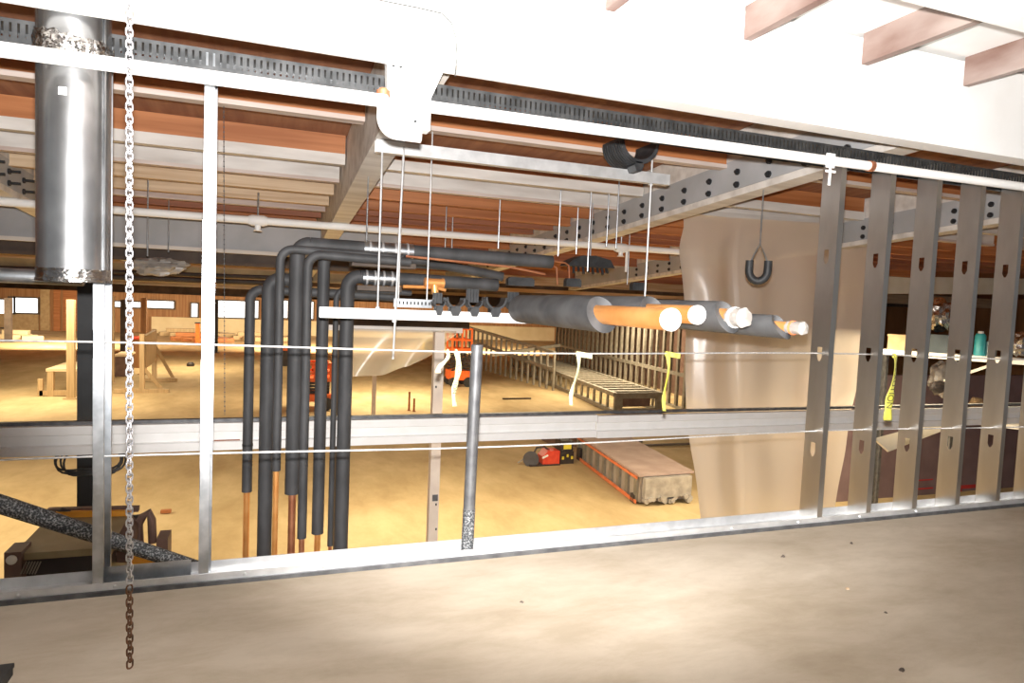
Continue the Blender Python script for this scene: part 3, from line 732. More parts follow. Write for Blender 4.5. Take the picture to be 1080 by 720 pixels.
post(152, 314, 33, .22, 'brown_panel', 'timber_post', 'dark brown post behind the slanted plywood panel')
post(130, 316, 42, .24, 'dark_beam', 'timber_post', 'dark post in front of the far windows at the chain')
post(228.5, 316, 44, .2, 'black_steel', 'steel_pole', 'thin black pole in front of the far windows')
post(8.7, 314, 50, .35, 'dark_beam', 'timber_post', 'dark post between the far left windows')
post(395, 395, 21, .12, 'post_beige', 'stake', 'thin pale stake below the hanging plastic drape', ztop=-1.2)
post(432, 410, 22.5, .06, 'orange_wood', 'stake', 'thin rusty stake on the ground, taller of two', ztop=-1.95)
post(437, 418, 22.3, .06, 'orange_wood', 'stake', 'thin rusty stake on the ground, shorter of two', ztop=-2.15)
# dark cross timber with a sagging plastic drape
TY = 9.0
a, b = pY(372, 338, TY), pY(494, 341, TY)
ct = thing('cross_timber', 'dark timber with a white lower strip behind the bright strut', 'beam', ((a.x+b.x)/2, TY, a.z-.1))
MB().box(a.x-.4, b.x, TY-.06, TY+.06, a.z-.07, a.z+.05).build('timber', 'dark_beam', ct)
MB().box(a.x-.4, b.x-.1, TY-.07, TY-.061, a.z-.13, a.z-.06).build('strip', 'cap_white', ct)
post(362, 340, TY, .11, 'dark_beam', 'timber_post', 'dark post carrying the cross timber behind the risers', ztop=a.z-.071)
def drape(u, v):
    x = a.x-.05+(b.x-.15-a.x)*u
    bot = [(0, 398), (.3, 394), (.55, 386), (.75, 372), (1, 352)]
    for i in range(4):
        if bot[i][0] <= u <= bot[i+1][0]:
            k = (u-bot[i][0])/(bot[i+1][0]-bot[i][0]); by = bot[i][1]+(bot[i+1][1]-bot[i][1])*k; break
    zbm = pY(420, by, TY-.1).z; ztp = a.z-.10
    return Vector((x, TY-.074-.09*v*(1+math.sin(u*14+v*4)), ztp+(zbm-ztp)*v))
tag(MB().grid(drape, 40, 14).build('plastic_drape', 'poly_drape', sharp=3), 'clear plastic sheet sagging below the dark cross timber', 'plastic sheet')

# big translucent sheet on the right
SHY = 6.95
def big(u, v):
    top = pY(716+206*u, 226+12*u, SHY); bot = pY(742+134*u, 600-8*u, SHY)
    # left edge bulge near the top, right edge leaning in
    p = top.lerp(bot, v)
    fold = math.exp(-((u-.10)/.06)**2)*.10 + math.exp(-((u-.22)/.05)**2)*.06
    d = .07*math.sin(u*26+1.3*math.sin(v*3))*(.35 if u > .3 else 1.0)*(1-.6*v) + .05*mnoise.noise(Vector((u*5, v*6, 2)))
    d += .07*math.sin(v*4.5+u*3)*(.5+.5*u)
    d *= min(1, v*5); fold *= .5*min(1, v*5)
    xo = -.10*math.exp(-((v-.10)/.10)**2)*(1-u)**3 + .10*math.exp(-((v-.02)/.05)**2)*(1-u)**4
    return p + Vector((xo+.10*(1-v)*math.sin(v*8)*(1-u)**4, d - fold, 0))
tag(MB().grid(big, 90, 60).build('plastic_curtain', 'poly_sheet', sharp=3), 'large translucent plastic curtain hanging behind the copper pipe ends', 'plastic sheet')
a, b = pY(712, 223, SHY), pY(930, 236, SHY)
zz = a.z
tag(MB().bar(pY(700, 221, SHY+.04), pY(990, 246, SHY+.04), .06, .06).build('batten', 'worn_white'), 'white batten holding the top of the plastic curtain', 'batten')

# ------------------------------------------------------------------ machine, mast, coil and diagonal pipe at lower left
MY = 5.7
mc = thing('compact_loader', 'olive and black compact machine parked below at the lower left', 'machine', (pY(90, 580, MY).x, MY, FL))
A = lambda x, y, Y=MY: pY(x, y, Y)
# sloping olive hood: front (near) edge low, back edge high
f0, f1 = A(14, 584, 5.35), A(118, 577, 5.35)
g0, g1 = A(52, 545, 6.1), A(140, 543, 6.1)
hood = [f0, f1, g1, g0]
MB().add([p for p in hood]+[p-Vector((0, 0, .05)) for p in hood], [(0, 1, 2, 3), (7, 6, 5, 4), (0, 4, 5, 1), (1, 5, 6, 2), (2, 6, 7, 3), (3, 7, 4, 0)]).build('hood', 'olive_panel', mc)
MB().bar(g0+Vector((.05, 0, .02)), g1+Vector((0, 0, .02)), .05, .05).build('stripe', 'machine_orange', mc)
MB().bar(g0+Vector((-.02, .04, .04)), g1+Vector((.04, .04, .04)), .06, .04).build('top_rail', 'machine_brown', mc)
MB().box(f0.x+.02, f1.x-.02, 5.4, 6.05, FL+.35, f0.z-.07).build('body', 'machine_dark', mc)
cw = [A(x, y, 5.6) for x, y in ((108, 592), (141, 594), (143, 558), (135, 546), (119, 574))]
MB().prism([(p.x, p.z) for p in cw], 'y', 5.6, 5.72).build('side_cowl', 'machine_brown', mc)
hl = A(12.5, 590, 5.3)
MB().box(hl.x-.045, hl.x+.055, 5.30, 5.5, hl.z-.2, hl.z+.05).build('lamp_housing', 'machine_brown', mc)
MB().tube([(hl.x, 5.298, hl.z), (hl.x, 5.29, hl.z), (hl.x, 5.285, hl.z)], [.033, .033, .02], 16).build('headlight', 'lamp_lens', mc)
gm = MB()
for i in range(6):
    x0_ = A(22+3*i, 605, 5.3); x1_ = A(28+3*i, 592, 5.3); gm.bar(x0_, x1_, .008, .008)
gm.build('grille', 'frame_steel', mc)
pts = [A(147, 572, 5.75), A(146, 553, 5.75), A(150, 545, 5.75), A(157, 540, 5.75), A(160, 548, 5.75), A(161, 572, 5.75)]
MB().tube(pts, .032, 10).build('guard_bar', 'machine_brown', mc)
MB().box(A(166, 565, 5.75).x, A(178, 565, 5.75).x, 5.7, 5.9, FL+.6, A(166, 566, 5.75).z).build('tank', 'machine_brown', mc)
MB().bar(A(140, 590, 5.5), A(165, 588, 5.5), .06, .07).build('orange_bracket', 'machine_orange', mc)
k = A(145, 549, 5.9); MB().tube([k-Vector((.06, 0, 0)), k+Vector((.03, 0, 0))], .05, 12).build('knob', 'machine_dark', mc)
k = A(66, 542, 6.1); MB().tube([k-Vector((.06, 0, .01)), k+Vector((0, 0, .035)), k+Vector((.05, 0, .01))], .02, 8).build('grab_handle', 'machine_dark', mc)
for x_ in (f0.x+.10, f1.x-.1):
    for y_ in (5.5, 6.2):
        MB().tube([(x_-.12, y_, FL+.35), (x_+.12, y_, FL+.35)], .35, 20).build('wheel', 'black_rubber', mc)

MAY = 6.95
mp_ = pY(91.5, 420, MAY)
ma = thing('black_column', 'black square steel column right behind the left stud', 'post', (mp_.x, MAY, FL))
MB().box(mp_.x-.062, mp_.x+.062, MAY-.062, MAY+.062, FL+.02, zb(MAY)).build('shaft', 'black_steel', ma)
MB().box(mp_.x-.12, mp_.x+.12, MAY-.12, MAY+.12, FL, FL+.019).build('base_plate', 'black_steel', ma)
ci = thing('cable_coil', 'black cable coil hung around the black column', 'cable', pY(97, 497, 6.8))
cc = pY(98, 484, 6.8)
for i, (ru, rv, dx, dz) in enumerate(((.27, .115, 0, 0), (.24, .11, .01, .012), (.255, .095, -.015, .02), (.22, .12, .02, -.005))):
    pts = [cc+Vector((dx+ru*math.cos(t*2*PI/28), -.06-.012*i+.05*math.sin(t*2*PI/28), dz+rv*math.sin(t*2*PI/28)+.02*math.sin(3*t*2*PI/28))) for t in range(28)]
    MB().tube(pts, .009, 6, closed=True).build('loop', 'black_rubber', ci)

DGY = 3.46
a, b = pY(-60, 512, DGY-.02), pY(207, 598, DGY)
dp = thing('diagonal_pipe', 'dusty dark pipe slanting down to the track at the lower left', 'pipe', b)
MB().tube([a, b], [.042, .032], 16).build('pipe', 'speckled_pipe', dp)
MB().tube([b.lerp(a, .0), b+(b-a).normalized()*.06], [.030, .012], 12).build('flattened_tip', 'galvanized', dp)

# ------------------------------------------------------------------ things far down in the hall
def timber_panel():
    c = pZ(150, 414, FL)
    t = thing('plywood_panel', 'slanted pale plywood panel propped on timber feet and braces', 'panel', c)
    Yp = c.y
    p = [pY(150, 354, Yp), pY(162, 347.5, Yp+3.5), pY(162, 380, Yp+3.5), pY(150, 388, Yp)]
    MB().add([*p, *[q+Vector((.12, 0, 0)) for q in p]], [(0, 1, 2, 3), (7, 6, 5, 4), (0, 4, 5, 1), (1, 5, 6, 2), (2, 6, 7, 3), (3, 7, 4, 0)]).build('sheet', 'pale_wood', t)
    MB().bar(pY(150, 352, Yp), pZ(150, 414, FL), .16, .16).build('upright', 'pale_wood', t)
    MB().bar(pY(162.5, 347, Yp+3.5), pZ(163, 402, FL), .16, .16).build('upright', 'pale_wood', t)
    for (x0, y0, x1, y1) in ((120, 414, 178, 414), (150, 402, 187, 402)):
        a = pZ(x0, y0, FL); b = pZ(x1, y1, FL); MB().bar(a+Vector((0, 0, .07)), b+Vector((0, 0, .07)), .16, .14).build('foot', 'pale_wood', t)
    MB().bar(pY(163, 364, Yp+3.4), pZ(184, 401, FL), .13, .13).build('brace', 'pale_wood', t)
    MB().bar(pY(151, 388, Yp), pZ(173, 413, FL), .13, .13).build('brace', 'pale_wood', t)
    MB().bar(pY(151, 387, Yp), pY(164, 378, Yp+3.4), .13, .13).build('brace', 'pale_wood', t)
timber_panel()
def work_table():
    c = pZ(75, 414, FL); Y = c.y
    t = thing('work_table', 'low pale work table behind the tall timber post', 'table', c)
    z = pY(75, 386, Y).z
    x0, x1 = pY(57, 386, Y).x, pY(92, 386, Y).x
    MB().box(x0, x1, Y-.9, Y+1.6, z-.09, z).build('table_top', 'cream_wall', t)
    for x in (x0+.12, x1-.12):
        for y in (Y-.8, Y+1.5): MB().box(x-.09, x+.09, y-.09, y+.09, FL, z-.09).build('leg', 'pale_wood', t)
    MB().box(x0-.2, x1+.1, Y-.87, Y-.73, FL+.02, FL+.2).build('stretcher', 'pale_wood', t)
    MB().box(x0-.25, x0-.1, Y-.87, Y-.73, FL, z-.35).build('stub_post', 'pale_wood', t)
work_table()
def block(name, label, cat, x0, x1, yt, yb, m, depth=1.2, extra=None):
    c = pZ((x0+x1)/2, yb, FL); Y = c.y
    X0_, X1_ = pY(x0, yb, Y).x, pY(x1, yb, Y).x; z = pY((x0+x1)/2, yt, Y).z
    t = thing(name, label, cat, c)
    MB().box(X0_, X1_, Y, Y+depth, FL, z-.08).build('body', m, t)
    MB().box(X0_-.05, X1_+.05, Y-.05, Y+depth+.05, z-.08, z).build('lid', extra or m, t)
    return t
block('site_box', 'brown site box between the left stud and the chain', 'box', 121, 134, 374, 397, 'machine_brown', 1.5, 'cream_wall')
block('storage_bin', 'dark red bin behind the slanted plywood panel', 'bin', 139, 148, 356, 388, 'brown_panel', 1.0, 'saw_red')
for i, (x0, x1, y, m, lab) in enumerate(((168, 235, 354, 'pale_wood', 'long pale plank pile in front of the far cream wall'), (180, 232, 359, 'orange_wood', 'brown plank pile lying nearer than the pale one'), (245, 300, 358, 'pale_wood', 'pale plank pile right of the thin black pole'), (0, 34, 357, 'cream_wall', 'pale plank pile below the far left windows'))):
    a, b = pZ(x0, y, FL), pZ(x1, y, FL)
    t = thing('plank_pile', lab, 'planks', (a+b)/2, 'plank piles near the far wall')
    for k in range(3):
        MB().bar(a+Vector((.8*k, -.7*k, .16+.0*k)), b+Vector((.5*k, -.7*k, .16)), .55, .3).build('plank', m, t)
    MB().bar(a.lerp(b, .1)+Vector((0, 0, .46)), a.lerp(b, .8)+Vector((.3, -.4, .46)), .5, .28).build('plank', m, t)
# worker-sized red extinguisher stand by the stud
block('red_cabinet', 'small red and black cabinet near the far cream wall beside the stud', 'cabinet', 206, 210, 340, 362, 'lift_orange', .4, 'machine_dark')

def scissor_lift(px, py_base, py_top, wpx, m, label):
    c = pZ(px, py_base, FL); Y = c.y
    wd = (pY(px+wpx/2, py_base, Y)-pY(px-wpx/2, py_base, Y)).x; z1 = pY(px, py_top, Y).z; H = z1-FL
    t = thing('scissor_lift', label, 'lift', c)
    x0, x1 = c.x-wd/2, c.x+wd/2; D = 1.0
    MB().box(x0, x1, Y, Y+D, FL+.3, FL+.3+.16*H).build('chassis', m, t)
    for x in (x0+.15, x1-.15):
        for y in (Y+.05, Y+D-.05): MB().tube([(x, y-.1, FL+.22), (x, y+.1, FL+.22)], .22, 14).build('wheel', 'black_rubber', t)
    za, zb_ = FL+.3+.16*H, FL+.62*H
    n = 4
    for i in range(n):
        h0, h1 = za+(zb_-za)*i/n, za+(zb_-za)*(i+1)/n
        for y in (Y+.12, Y+D-.12):
            MB().bar((x0+.05, y, h0+.02), (x1-.05, y, h1-.02), .06, .09, (0, 1, 0)).build('scissor_arm', 'machine_dark', t)
            MB().bar((x1-.05, y+.065, h0+.02), (x0+.05, y+.065, h1-.02), .06, .09, (0, 1, 0)).build('scissor_arm', 'machine_dark', t)
    MB().box(x0, x1, Y, Y+D, zb_, zb_+.12).build('platform', m, t)
    for x in (x0+.04, (x0+x1)/2, x1-.04):
        for y in (Y+.04, Y+D-.04): MB().box(x-.035, x+.035, y-.035, y+.035, zb_+.12, z1).build('rail_post', m, t)
    for z in (z1, (z1+zb_)/2):
        for y in (Y+.04, Y+D-.04): MB().bar((x0, y, z), (x1, y, z), .07, .07).build('guard_rail', m, t)
        for x in (x0+.04, x1-.04): MB().bar((x, Y, z), (x, Y+D, z), .07, .07).build('guard_rail', m, t)
    return t
scissor_lift(486, 408, 347, 22, 'lift_orange', 'orange scissor lift standing behind the guard post')
scissor_lift(331, 433, 384, 36, 'lift_orange', 'orange lift seen between the dark risers')
block('tool_chest', 'red topped dark chest far behind the leftmost risers', 'box', 298, 306, 368, 386, 'machine_dark', .8, 'lift_orange')
block('yellow_heap', 'yellow covered heap left of the beige column in the distance', 'heap', 448, 458, 359, 372, 'tool_yellow', 1.0, 'tool_yellow')

# long stud frame lying on the ground and standing stud partition behind
def frames():
    n0, n1 = pZ(648, 436, FL), pZ(700, 436, FL); f0_ = pZ(540, 388, FL); 
    Y0, Y1 = n0.y, f0_.y
    H = pY(648, 414, Y0).z-FL
    dirv = Vector((f0_.x-n0.x, Y1-Y0, 0)); wdv = Vector((n1.x-n0.x, 0, 0))
    t = thing('stud_frame', 'long ladder-like steel stud frame lying behind the tape strips', 'frame', n0)
    b = .14
    z_ = Vector((0, 0, 1))
    for s, lab in ((0, 0), (1, 0)):
        o = n0+wdv*s
        for h in (.07, H-.07): MB().bar(o+z_*h, o+dirv+z_*h, b, b).build('long_rail', 'frame_steel', t)
        N = 22
        pr = None
        for i in range(N+1):
            p = o+dirv*(i/N)
            if pr is None: pr = MB().bar(p+z_*.14, p+z_*(H-.14), .07, .10, (0, 1, 0)).build('upright', 'frame_steel', t); p_0 = p
            else: child_copy(pr, t, p-p_0)
    pr = None
    for i in range(1, 24):
        p = n0+dirv*(i/24)
        if pr is None: pr = MB().bar(p+z_*(H-.07), p+wdv+z_*(H-.07), .22, .10).build('rung', 'frame_steel', t); p_0 = p
        else: child_copy(pr, t, p-p_0)
    # near end panel with a slot
    x0, x1 = n0.x, n1.x
    MB().box(x0, x1, Y0-.06, Y0-.0, FL, FL+H*.25).box(x0, x1, Y0-.06, Y0, FL+H*.72, FL+H).box(x0, x0+.28, Y0-.06, Y0, FL+H*.25, FL+H*.72).box(x1-.28, x1, Y0-.06, Y0, FL+H*.25, FL+H*.72).build('end_panel', 'frame_steel', t)
    MB().box(x0+.28, x1-.28, Y0+.3, Y0+.34, FL+H*.25, FL+H*.72).build('inner_panel', 'machine_brown', t)
    # partition
    a, b2 = pZ(742, 430, FL), pZ(586, 372, FL)
    a = Vector((n1.x+1.2, Y0+.3, FL)); dv = dirv*1.05
    g = thing('stud_partition', 'standing partition of bare steel studs behind the long stud frame', 'partition', a)
    Hs = 3.6
    MB().bar(a+z_*.05, a+dv+z_*.05, .16, .1).build('bottom_plate', 'frame_steel', g)
    MB().bar(a+z_*Hs, a+dv+z_*Hs, .16, .1).build('top_plate', 'frame_steel', g)
    MB().bar(a+z_*1.35, a+dv+z_*1.35, .10, .14).build('mid_rail', 'frame_steel', g)
    pr = None; N = 26
    for i in range(N+1):
        p = a+dv*(i/N)
        if pr is None: pr = MB().bar(p+z_*.1, p+z_*(Hs-.05), .10, .13, (0, 1, 0)).build('stud', 'frame_steel', g); p_0 = p
        else: child_copy(pr, g, p-p_0)
    # dark panelled wall behind it
    c = a+Vector((2.2, .5, 0)); 
    o = MB().bar(c+z_*1.9-dirv*.12, c+dirv*1.4+z_*1.9, .2, 3.8).build('wall_right', 'machine_brown'); tag(o, 'dark brown wall behind the standing stud partition', 'wall', kind='structure')
frames()
# second low frame further left and behind
n0, n1 = pZ(572, 374, FL), pZ(482, 345, FL)
t = thing('stud_frame', 'distant low stud frame running back from the orange lift', 'frame', n0)
dv = Vector((14, 0, 0))
a, b = pY(480, 341, 40), pY(585, 372, 27)
for dz in (0, -.75): MB().bar(a+Vector((0, 0, dz)), b+Vector((0, 0, dz)), .14, .14).build('long_rail', 'frame_steel', t)
MB().bar(pY(520, 374, 27), pY(590, 364, 30), .14, .14).build('long_rail', 'frame_steel', t)
for i in range(21):
    p = a.lerp(b, i/20); MB().bar(p, Vector((p.x, p.y, FL)), .08, .12, (0, 1, 0)).build('upright', 'frame_steel', t)

# crate bundle, saw, bag and carton on the ground
def crate():
    n0, n1 = pZ(671, 532, FL), pZ(724, 524, FL); f0_ = pZ(622, 494, FL)
    Y0 = n0.y; H = pY(671, 500, Y0).z-FL
    dirv = Vector((f0_.x-n0.x, f0_.y-n0.y, 0)); wdv = Vector((n1.x-n0.x, n1.y-n0.y, 0)); wdv -= dirv*(wdv.dot(dirv)/dirv.length_squared)*.5
    z_ = Vector((0, 0, 1))
    t = thing('wrapped_bundle', 'long wrapped bundle of studs with orange straps lying on the ground', 'bundle', n0)
    L = 1.35
    c0 = n0+wdv*.5+dirv*.02
    def pt(u, v, h): return n0+wdv*u+dirv*v+z_*h
    def hexa(u0, u1, v0, v1, h0, h1): return MB().add([pt(u, v, h) for u in (u0, u1) for v in (v0, v1) for h in (h0, h1)], [(0, 1, 3, 2), (4, 6, 7, 5), (0, 4, 5, 1), (2, 3, 7, 6), (0, 2, 6, 4), (1, 5, 7, 3)])
    hexa(.05, .95, 0.0, L, .04, H-.04).build('bundle_core', 'crate_side', t)
    hexa(0, 1, -.02, L+.02, H-.04, H).build('top_sheet', 'crate_top', t)
    for i in range(9):
        v = .02+i*(L-.04)/8; hexa(.0, .05, v, v+.045, .04, H-.04).build('side_batten', 'frame_steel', t)
    hexa(-.02, .0, 0, L, H-.10, H-.05).build('strap', 'strap_orange', t)
    hexa(-.02, .0, 0, L, .02, .09).build('strap', 'strap_orange', t)
    hexa(-.02, .05, .03, .10, .0, .16).build('corner_block', 'machine_dark', t)
    hexa(-.02, .05, L-.1, L, .0, .3).build('corner_block', 'machine_dark', t)
    hexa(.08, .92, -.06, -.01, .25*H, H-.06).build('end_wrap', 'plastic_wrap', t)
    mb = MB(); r_ = random.Random(2)
    for i in range(16):
        p = pt(.1+.8*r_.random(), -.05-.03*r_.random(), .06+.18*H*r_.random()); mb.tube([p, p+Vector((0, .12, 0))], .05, 6)
    tag(mb.build('stud_ends', 'plastic_wrap', t), kind='stuff')
crate()
def saw():
    c = pZ(575, 489, FL); Y = c.y; s = .0215
    t = thing('cutoff_saw', 'red and black cut-off saw lying on the ground', 'saw', c)
    P = lambda x, y, d=0: pY(x, y, Y+d)
    p0_, p1_ = P(570, 488), P(588, 474)
    MB().prism([(p0_.x, FL+.03), (p1_.x, FL+.03), (p1_.x, p1_.z), (P(576, 475).x, p1_.z+.02), (p0_.x, P(570, 480).z)], 'y', Y-.15, Y+.2).build('motor_body', 'saw_red', t)
    MB().tube([P(560, 484, -.1), P(560, 484, -.05)], .19, 24).build('disc_guard', 'machine_dark', t)
    MB().box(P(556, 489).x, p1_.x, Y-.2, Y+.2, FL, FL+.03).build('skid', 'machine_dark', t)
    MB().tube([P(562, 480), P(566, 472), P(574, 471), P(580, 475)], .025, 8).build('front_handle', 'machine_dark', t)
    MB().bar(P(546, 488), P(558, 480), .05, .02).build('blade_arm', 'frame_steel', t)
    MB().bar(P(572, 483, -.17), P(578, 480, -.17), .02, .04).build('badge', 'sticker', t)
saw()
def tool_bag():
    c = pZ(597, 488, FL); Y = c.y; P = lambda x, y, d=0: pY(x, y, Y+d)
    t = thing('battery_stack', 'black and yellow tool case stack right of the red saw', 'tool case', c)
    x0, x1 = P(589, 488).x, P(603, 488).x; zz1 = P(596, 475).z; zz2 = P(596, 463).z
    MB().box(x0, x1, Y-.1, Y+.35, FL, zz1-.01).build('lower_case', 'machine_dark', t)
    MB().box(x0+.03, x1-.02, Y-.08, Y+.33, zz1, zz2-.03).build('upper_case', 'machine_dark', t)
    MB().box(x0+.08, x1-.08, Y-.11, Y-.081, zz1+.06, zz2-.09).build('yellow_panel', 'tool_yellow', t)
    for k in range(3): MB().box(x0+.04+.12*k, x0+.09+.12*k, Y-.12, Y-.101, FL+.12+.05*(k % 2), FL+.19+.05*(k % 2)).build('latch', 'tool_yellow', t)
    MB().tube([(x0+.05, Y+.1, zz2-.03), (x0+.06, Y+.1, zz2+.04), (x1-.06, Y+.1, zz2+.04), (x1-.05, Y+.1, zz2-.03)], .018, 8).build('handle', 'machine_dark', t)
tool_bag()
c = pZ(632, 486, FL); Y = c.y; P = lambda x, y, d=0: pY(x, y, Y+d)
t = thing('brown_carton', 'dark brown carton with rolled sheet behind the wrapped bundle', 'box', c)
MB().box(P(613, 480).x, P(650, 480).x, Y+1.6, Y+2.6, FL, pY(630, 461, Y+1.6).z).build('carton', 'machine_brown', t)
q = pY(655, 474, Y+1.5); MB().tube([(q.x-.45, Y+1.3, FL+.22), (q.x+.1, Y+1.3, FL+.22)], .2, 16).build('sheet_roll', 'machine_brown', t)

# debris on the ground
r_ = random.Random(11)
for i, (x, y, L, m, lab) in enumerate(((336, 0, 0, 0, 0),)[1:]): pass
deb = [(545, 421, 1.2, 'dark_beam', 'dark scrap lying right of the guard post'), (175, 541, .16, 'orange_wood', 'thin brown stick on the ground right of the machine'), (650, 466, 1.6, 'dark_beam', 'long dark bar behind the wrapped bundle'), (700, 470, 1.8, 'dark_beam', 'dark bar on the ground left of the plastic curtain'), (635, 560, .5, 'cardboard', 'flat cardboard scrap close to the track')]
for (px, py, L, m, lab) in deb:
    c = pZ(px, py, FL); a_ = .5*r_.random()-.2
    d = Vector((math.cos(a_), -math.sin(a_)*.6, 0))*L/2
    tag(MB().bar(c-d+Vector((0, 0, .035)), c+d+Vector((0, 0, .035)), .09, .05).build('scrap', m), lab, 'scrap')
c = pZ(201, 386, FL); tag(MB().tube([c+Vector((0, 0, 0)), c+Vector((0, 0, .12)), c+Vector((0, 0, .2))], [.18, .18, .1], 10).build('floor_plug', 'machine_dark'), 'small dark plug on the ground left of the stud', 'plug')

# crumbs on the mezzanine slab
for (px, py, s, lab) in ((826, 587, .016, 'dark crumb in the middle of the foreground slab'), (898, 573, .014, 'dark crumb near the foot of the second right stud'), (550, 635, .010, 'tiny dark crumb on the slab left of centre'), (951, 707, .016, 'dark crumb at the bottom right of the slab'), (894, 621, .012, 'pale crumb right of centre on the slab'), (934, 646, .009, 'tiny dark crumb on the right of the slab')):
    p = pZ(px, py, 0); mb = MB(); q = random.Random(px)
    ring = [p+Vector((s*q.uniform(.5, 1.2)*math.cos(k*PI/3), s*q.uniform(.5, 1.2)*math.sin(k*PI/3), 0)) for k in range(6)]
    top = [r.lerp(p, .5)+Vector((0, 0, s*.6)) for r in ring]
    mb.add(ring+top, [tuple(range(6))[::-1], tuple(range(6, 12))]+[(k, (k+1) % 6, 6+(k+1) % 6, 6+k) for k in range(6)])
    tag(mb.build('floor_crumb', 'dark_beam' if 'pale' not in lab else 'raw_wood'), lab, 'debris')

# ------------------------------------------------------------------ right side behind the studs
LWY = 10.5
zt0 = pY(980, 396, LWY).z
lw = MB().box(pY(884, 500, LWY).x-1.2, 30, LWY, LWY+.2, FL, zt0).build('wall_low', 'mauve_wall'); tag(lw, 'dark mauve partition wall behind the steel studs', 'wall', kind='structure')
for (px, py, wpx, hpx) in ((975, 506, 18, 2.5), (975, 515, 18, 3), (1021, 513, 16, 5), (1013, 520, 3, 10)):
    a = pY(px-wpx/2, py+hpx/2, LWY-.004); b = pY(px+wpx/2, py-hpx/2, LWY-.004)
    MB().box(a.x, b.x, LWY-.006, LWY-.002, a.z, b.z).build('red_marking', 'red_mark', lw)
# skewed storage rack
A0, A1 = pY(928, 364, 9.6), pY(1100, 391, 7.5)
zsh = (A0.z+A1.z)/2
A0.z = A1.z = zsh
dr_ = (A1-A0).normalized(); nb_ = Vector((-dr_.y, dr_.x, 0))
if nb_.y < 0: nb_ = -nb_
rk = thing('storage_rack', 'white edged storage rack shelf behind the right studs', 'rack', Vector((A0.x, A0.y, FL)))
z_ = Vector((0, 0, 1))
MB().bar(A0+nb_*.3, A1+nb_*.3, .6, .10).build('shelf_board', 'cap_white', rk)
MB().bar(A0+nb_*.3-z_*1.15, A1+nb_*.3-z_*1.15, .6, .06).build('shelf_board', 'worn_white', rk)
for k in (0.02, .5, .98):
    for d in (.04, .56):
        p = A0.lerp(A1, k)+nb_*d; MB().bar(Vector((p.x, p.y, FL)), Vector((p.x, p.y, zsh-.05)), .06, .06).build('upright', 'post_steel', rk)
p = A0.lerp(A1, .72); MB().bar(p-z_*.08, p-dr_*.7-z_*.45+nb_*.0, .05, .05).build('shelf_bracket', 'worn_white', rk)
def on_shelf(k, d=.3): p = A0.lerp(A1, k)+nb_*d; p.z = zsh+.05; return p
def carton(name, k, wd, ht, m, label, lid=None, d=.3):
    p = on_shelf(k, d); t = thing(name, label, 'box', p, 'things on the rack shelf')
    rz = math.atan2(dr_.y, dr_.x)
    mtx = Matrix.Translation(p) @ Matrix.Rotation(rz, 4, 'Z')
    MB().box(-wd/2, wd/2, -.2, .2, 0, ht*.86).xf(mtx).build('body', m, t)
    MB().box(-wd/2-.01, wd/2+.01, -.21, .21, ht*.86, ht).xf(mtx).build('lid', lid or m, t)
carton('cardboard_box', .13, .42, .30, 'cardboard', 'brown cardboard box, leftmost on the rack shelf')
carton('plastic_crate', .38, .40, .34, 'dark_teal', 'dark crate on the rack shelf behind the third stud')
def canister(k, r, h, m, label, capm='cap_white'):
    p = on_shelf(k, .25); t = thing('canister', label, 'canister', p, 'things on the rack shelf')
    MB().tube([p, p+z_*h*.85, p+z_*h*.95], [r, r, r*.7], 20).build('body', m, t)
    MB().tube([p+z_*h*.951, p+z_*h*1.05], r*.5, 16).build('cap', capm, t)
canister(.63, .09, .42, 'teal', 'teal canister standing on the rack shelf')
canister(.70, .085, .30, 'galvanized', 'silver canister right of the teal one')
canister(.97, .09, .30, 'galvanized', 'silver canister at the right end of the rack shelf')
# crumpled bags
def blob(c, r, m, name, label, cat, sq=(1, 1, 1), amp=.3, sharp=.35):
    mb = MB()
    def f(u, v):
        a, b = u*2*PI, (v-.5)*PI
        d = Vector((math.cos(a)*math.cos(b), math.sin(a)*math.cos(b), math.sin(b)))
        k = r*(1+amp*mnoise.noise(d*2.3+c)+amp*.5*mnoise.noise(d*6))
        return c+Vector((d.x*sq[0], d.y*sq[1], d.z*sq[2]))*k
    o = mb.grid(f, 28, 18).build(name, m, sharp=sharp); return tag(o, label, cat)
p = on_shelf(.38); p.z += .34+.36; blob(p, .30, 'foil', 'foil_bundle', 'crumpled silver foil duct bundle high between the right studs', 'bundle', (1, .6, 1))
p = on_shelf(.86, .2); p.z += .25; blob(p, .26, 'foil', 'foil_bundle', 'crumpled silver foil bundle behind the last stud', 'bundle', (.8, .6, .8))
p = pY(995, 400, 9.6); blob(p, .36, 'plastic_wrap', 'plastic_bag', 'crumpled clear plastic bag under the rack shelf', 'bag', (.8, .6, 1.0))
p = pY(990, 408, 8.9); blob(p, .16, 'machine_dark', 'dark_bundle', 'dark bundle in front of the crumpled plastic bag', 'bundle', (1.4, .6, .7), .15)
p = pY(1030, 425, 9.4); blob(p, .15, 'cardboard', 'rag_heap', 'small tan heap on the mauve partition wall', 'heap', (1, .6, .8))
# cream board leaning behind the rail
a, b, c_, d_ = pY(922, 462, 6.80), pY(1012, 438, 7.15), pY(1000, 452, 7.1), pY(938, 476, 6.78)
tag(MB().add([a, b, c_, d_, *[q+Vector((.0, .03, -.015)) for q in (a, b, c_, d_)]], [(0, 1, 2, 3), (7, 6, 5, 4), (0, 4, 5, 1), (1, 5, 6, 2), (2, 6, 7, 3), (3, 7, 4, 0)]).build('cream_board', 'cream_board'), 'bent cream board sticking out behind the steel channel at the right', 'board')
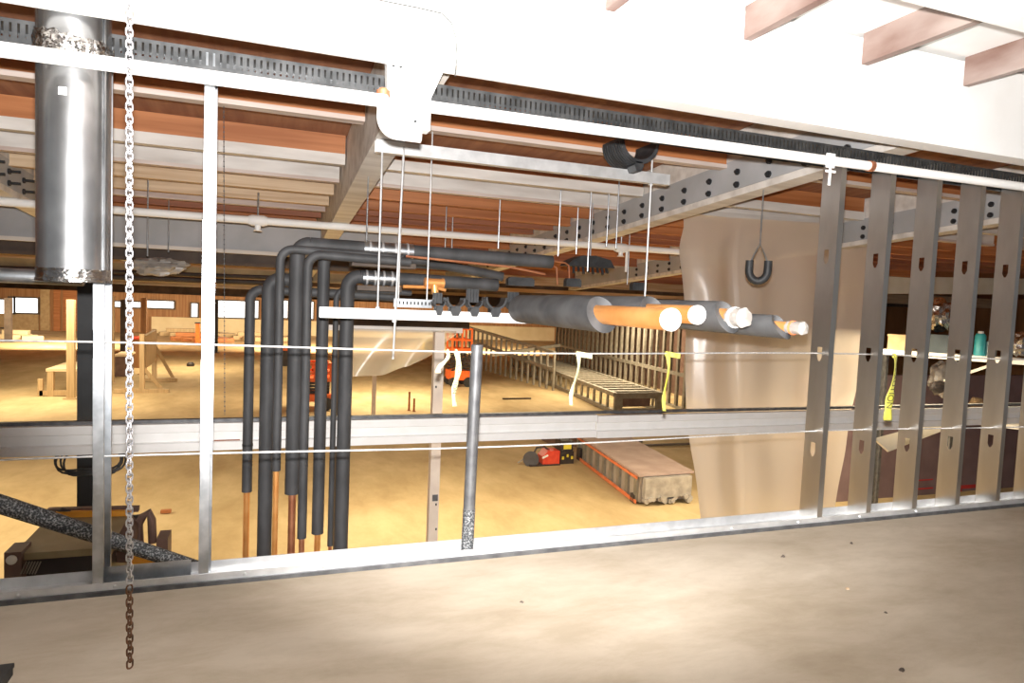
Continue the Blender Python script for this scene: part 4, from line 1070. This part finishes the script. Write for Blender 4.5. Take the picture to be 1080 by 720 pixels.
# cross beams visible between the studs
for (px0, py0, px1, py1, Y, hh, m, lab) in ((930, 300, 1075, 303, 11.5, .40, 'cream_board', 'deep cream beam seen between the right studs'), (930, 279, 1075, 288, 11.0, .16, 'red_wood', 'thin red-brown beam above the cream one between the right studs'), (935, 258, 1075, 276, 9.8, .10, 'worn_white', 'thin whitish strut sloping between the right studs')):
    tag(MB().bar(pY(px0-40, py0, Y), pY(px1+80, py1, Y), .15, hh).build('cross_beam', m), lab, 'beam')
p = on_shelf(.80, .45)
tag(MB().bar(p+Vector((0, 0, .03)), p+Vector((-.22, .1, .78)), .05, .09, (0, 1, 0)).build('leaning_strut', 'worn_white'), 'pale strut leaning up from the rack shelf between the last studs', 'strut')

# ------------------------------------------------------------------ grey beams and ducts under the roof at the left
for (x0, y0, x1, y1, Y, hpx, m, nm, lab) in (
        (-60, 236, 420, 254, 10.2, 27, 'girder_grey', 'bulkhead_beam', 'deep grey painted beam behind the left stud'),
        (-60, 262, 420, 272, 11.5, 13, 'dark_beam', 'cross_beam', 'dark beam right below the deep grey one'),
        (-60, 283, 420, 288, 17, 7, 'olive_panel', 'cross_beam', 'olive cross beam in the left distance'),
        (-60, 296, 420, 302, 32, 4, 'cream_board', 'cross_beam', 'thin pale cross beam above the far windows'),
        (-60, 304, 560, 312, 40, 9, 'dark_beam', 'cross_beam', 'dark lintel beam just above the far windows')):
    a, b = pY(x0, y0, Y), pY(x1, y1, Y); z = (a.z+b.z)/2; a.z = b.z = z
    k = hpx*Y*1.05/FPX
    t = thing(nm, lab, 'beam', (a+b)/2)
    MB().bar(a, b, .25, k).build('web', m, t)
    MB().bar(a-Vector((0, .15, k/2+.02)), b-Vector((0, .15, k/2+.02)), .10, .05).build('lower_edge', 'worn_white' if m == 'girder_grey' else m, t)
for (x0, y0, x1, y1, Y, r, lab) in ((100, 291, 330, 300, 14, .05, 'dark pipe slung below the beams, nearer of two'), (100, 286, 330, 294, 15, .04, 'dark pipe slung below the beams, farther of two')):
    tag(MB().tube([pY(x0-160, y0-6, Y), pY(x1, y1, Y)], r, 10).build('service_pipe', 'machine_dark'), lab, 'pipe')
p = pY(165, 281, 11.0); blob(p, .35, 'plastic_wrap', 'torn_wrap', 'torn pale plastic lump hanging below the grey beam', 'plastic sheet', (1.1, .4, .35), .5)

p = pZ(2, 716, 0)
t = thing('black_tool_box', 'black tool box corner at the bottom left edge of the slab', 'tool box', p)
MB().box(p.x-.12, p.x+.025, p.y-.1, p.y+.02, 0, .025).build('case', 'black_rubber', t)
MB().box(p.x-.12, p.x+.028, p.y-.1, p.y+.023, .026, .04).build('lid', 'black_rubber', t)
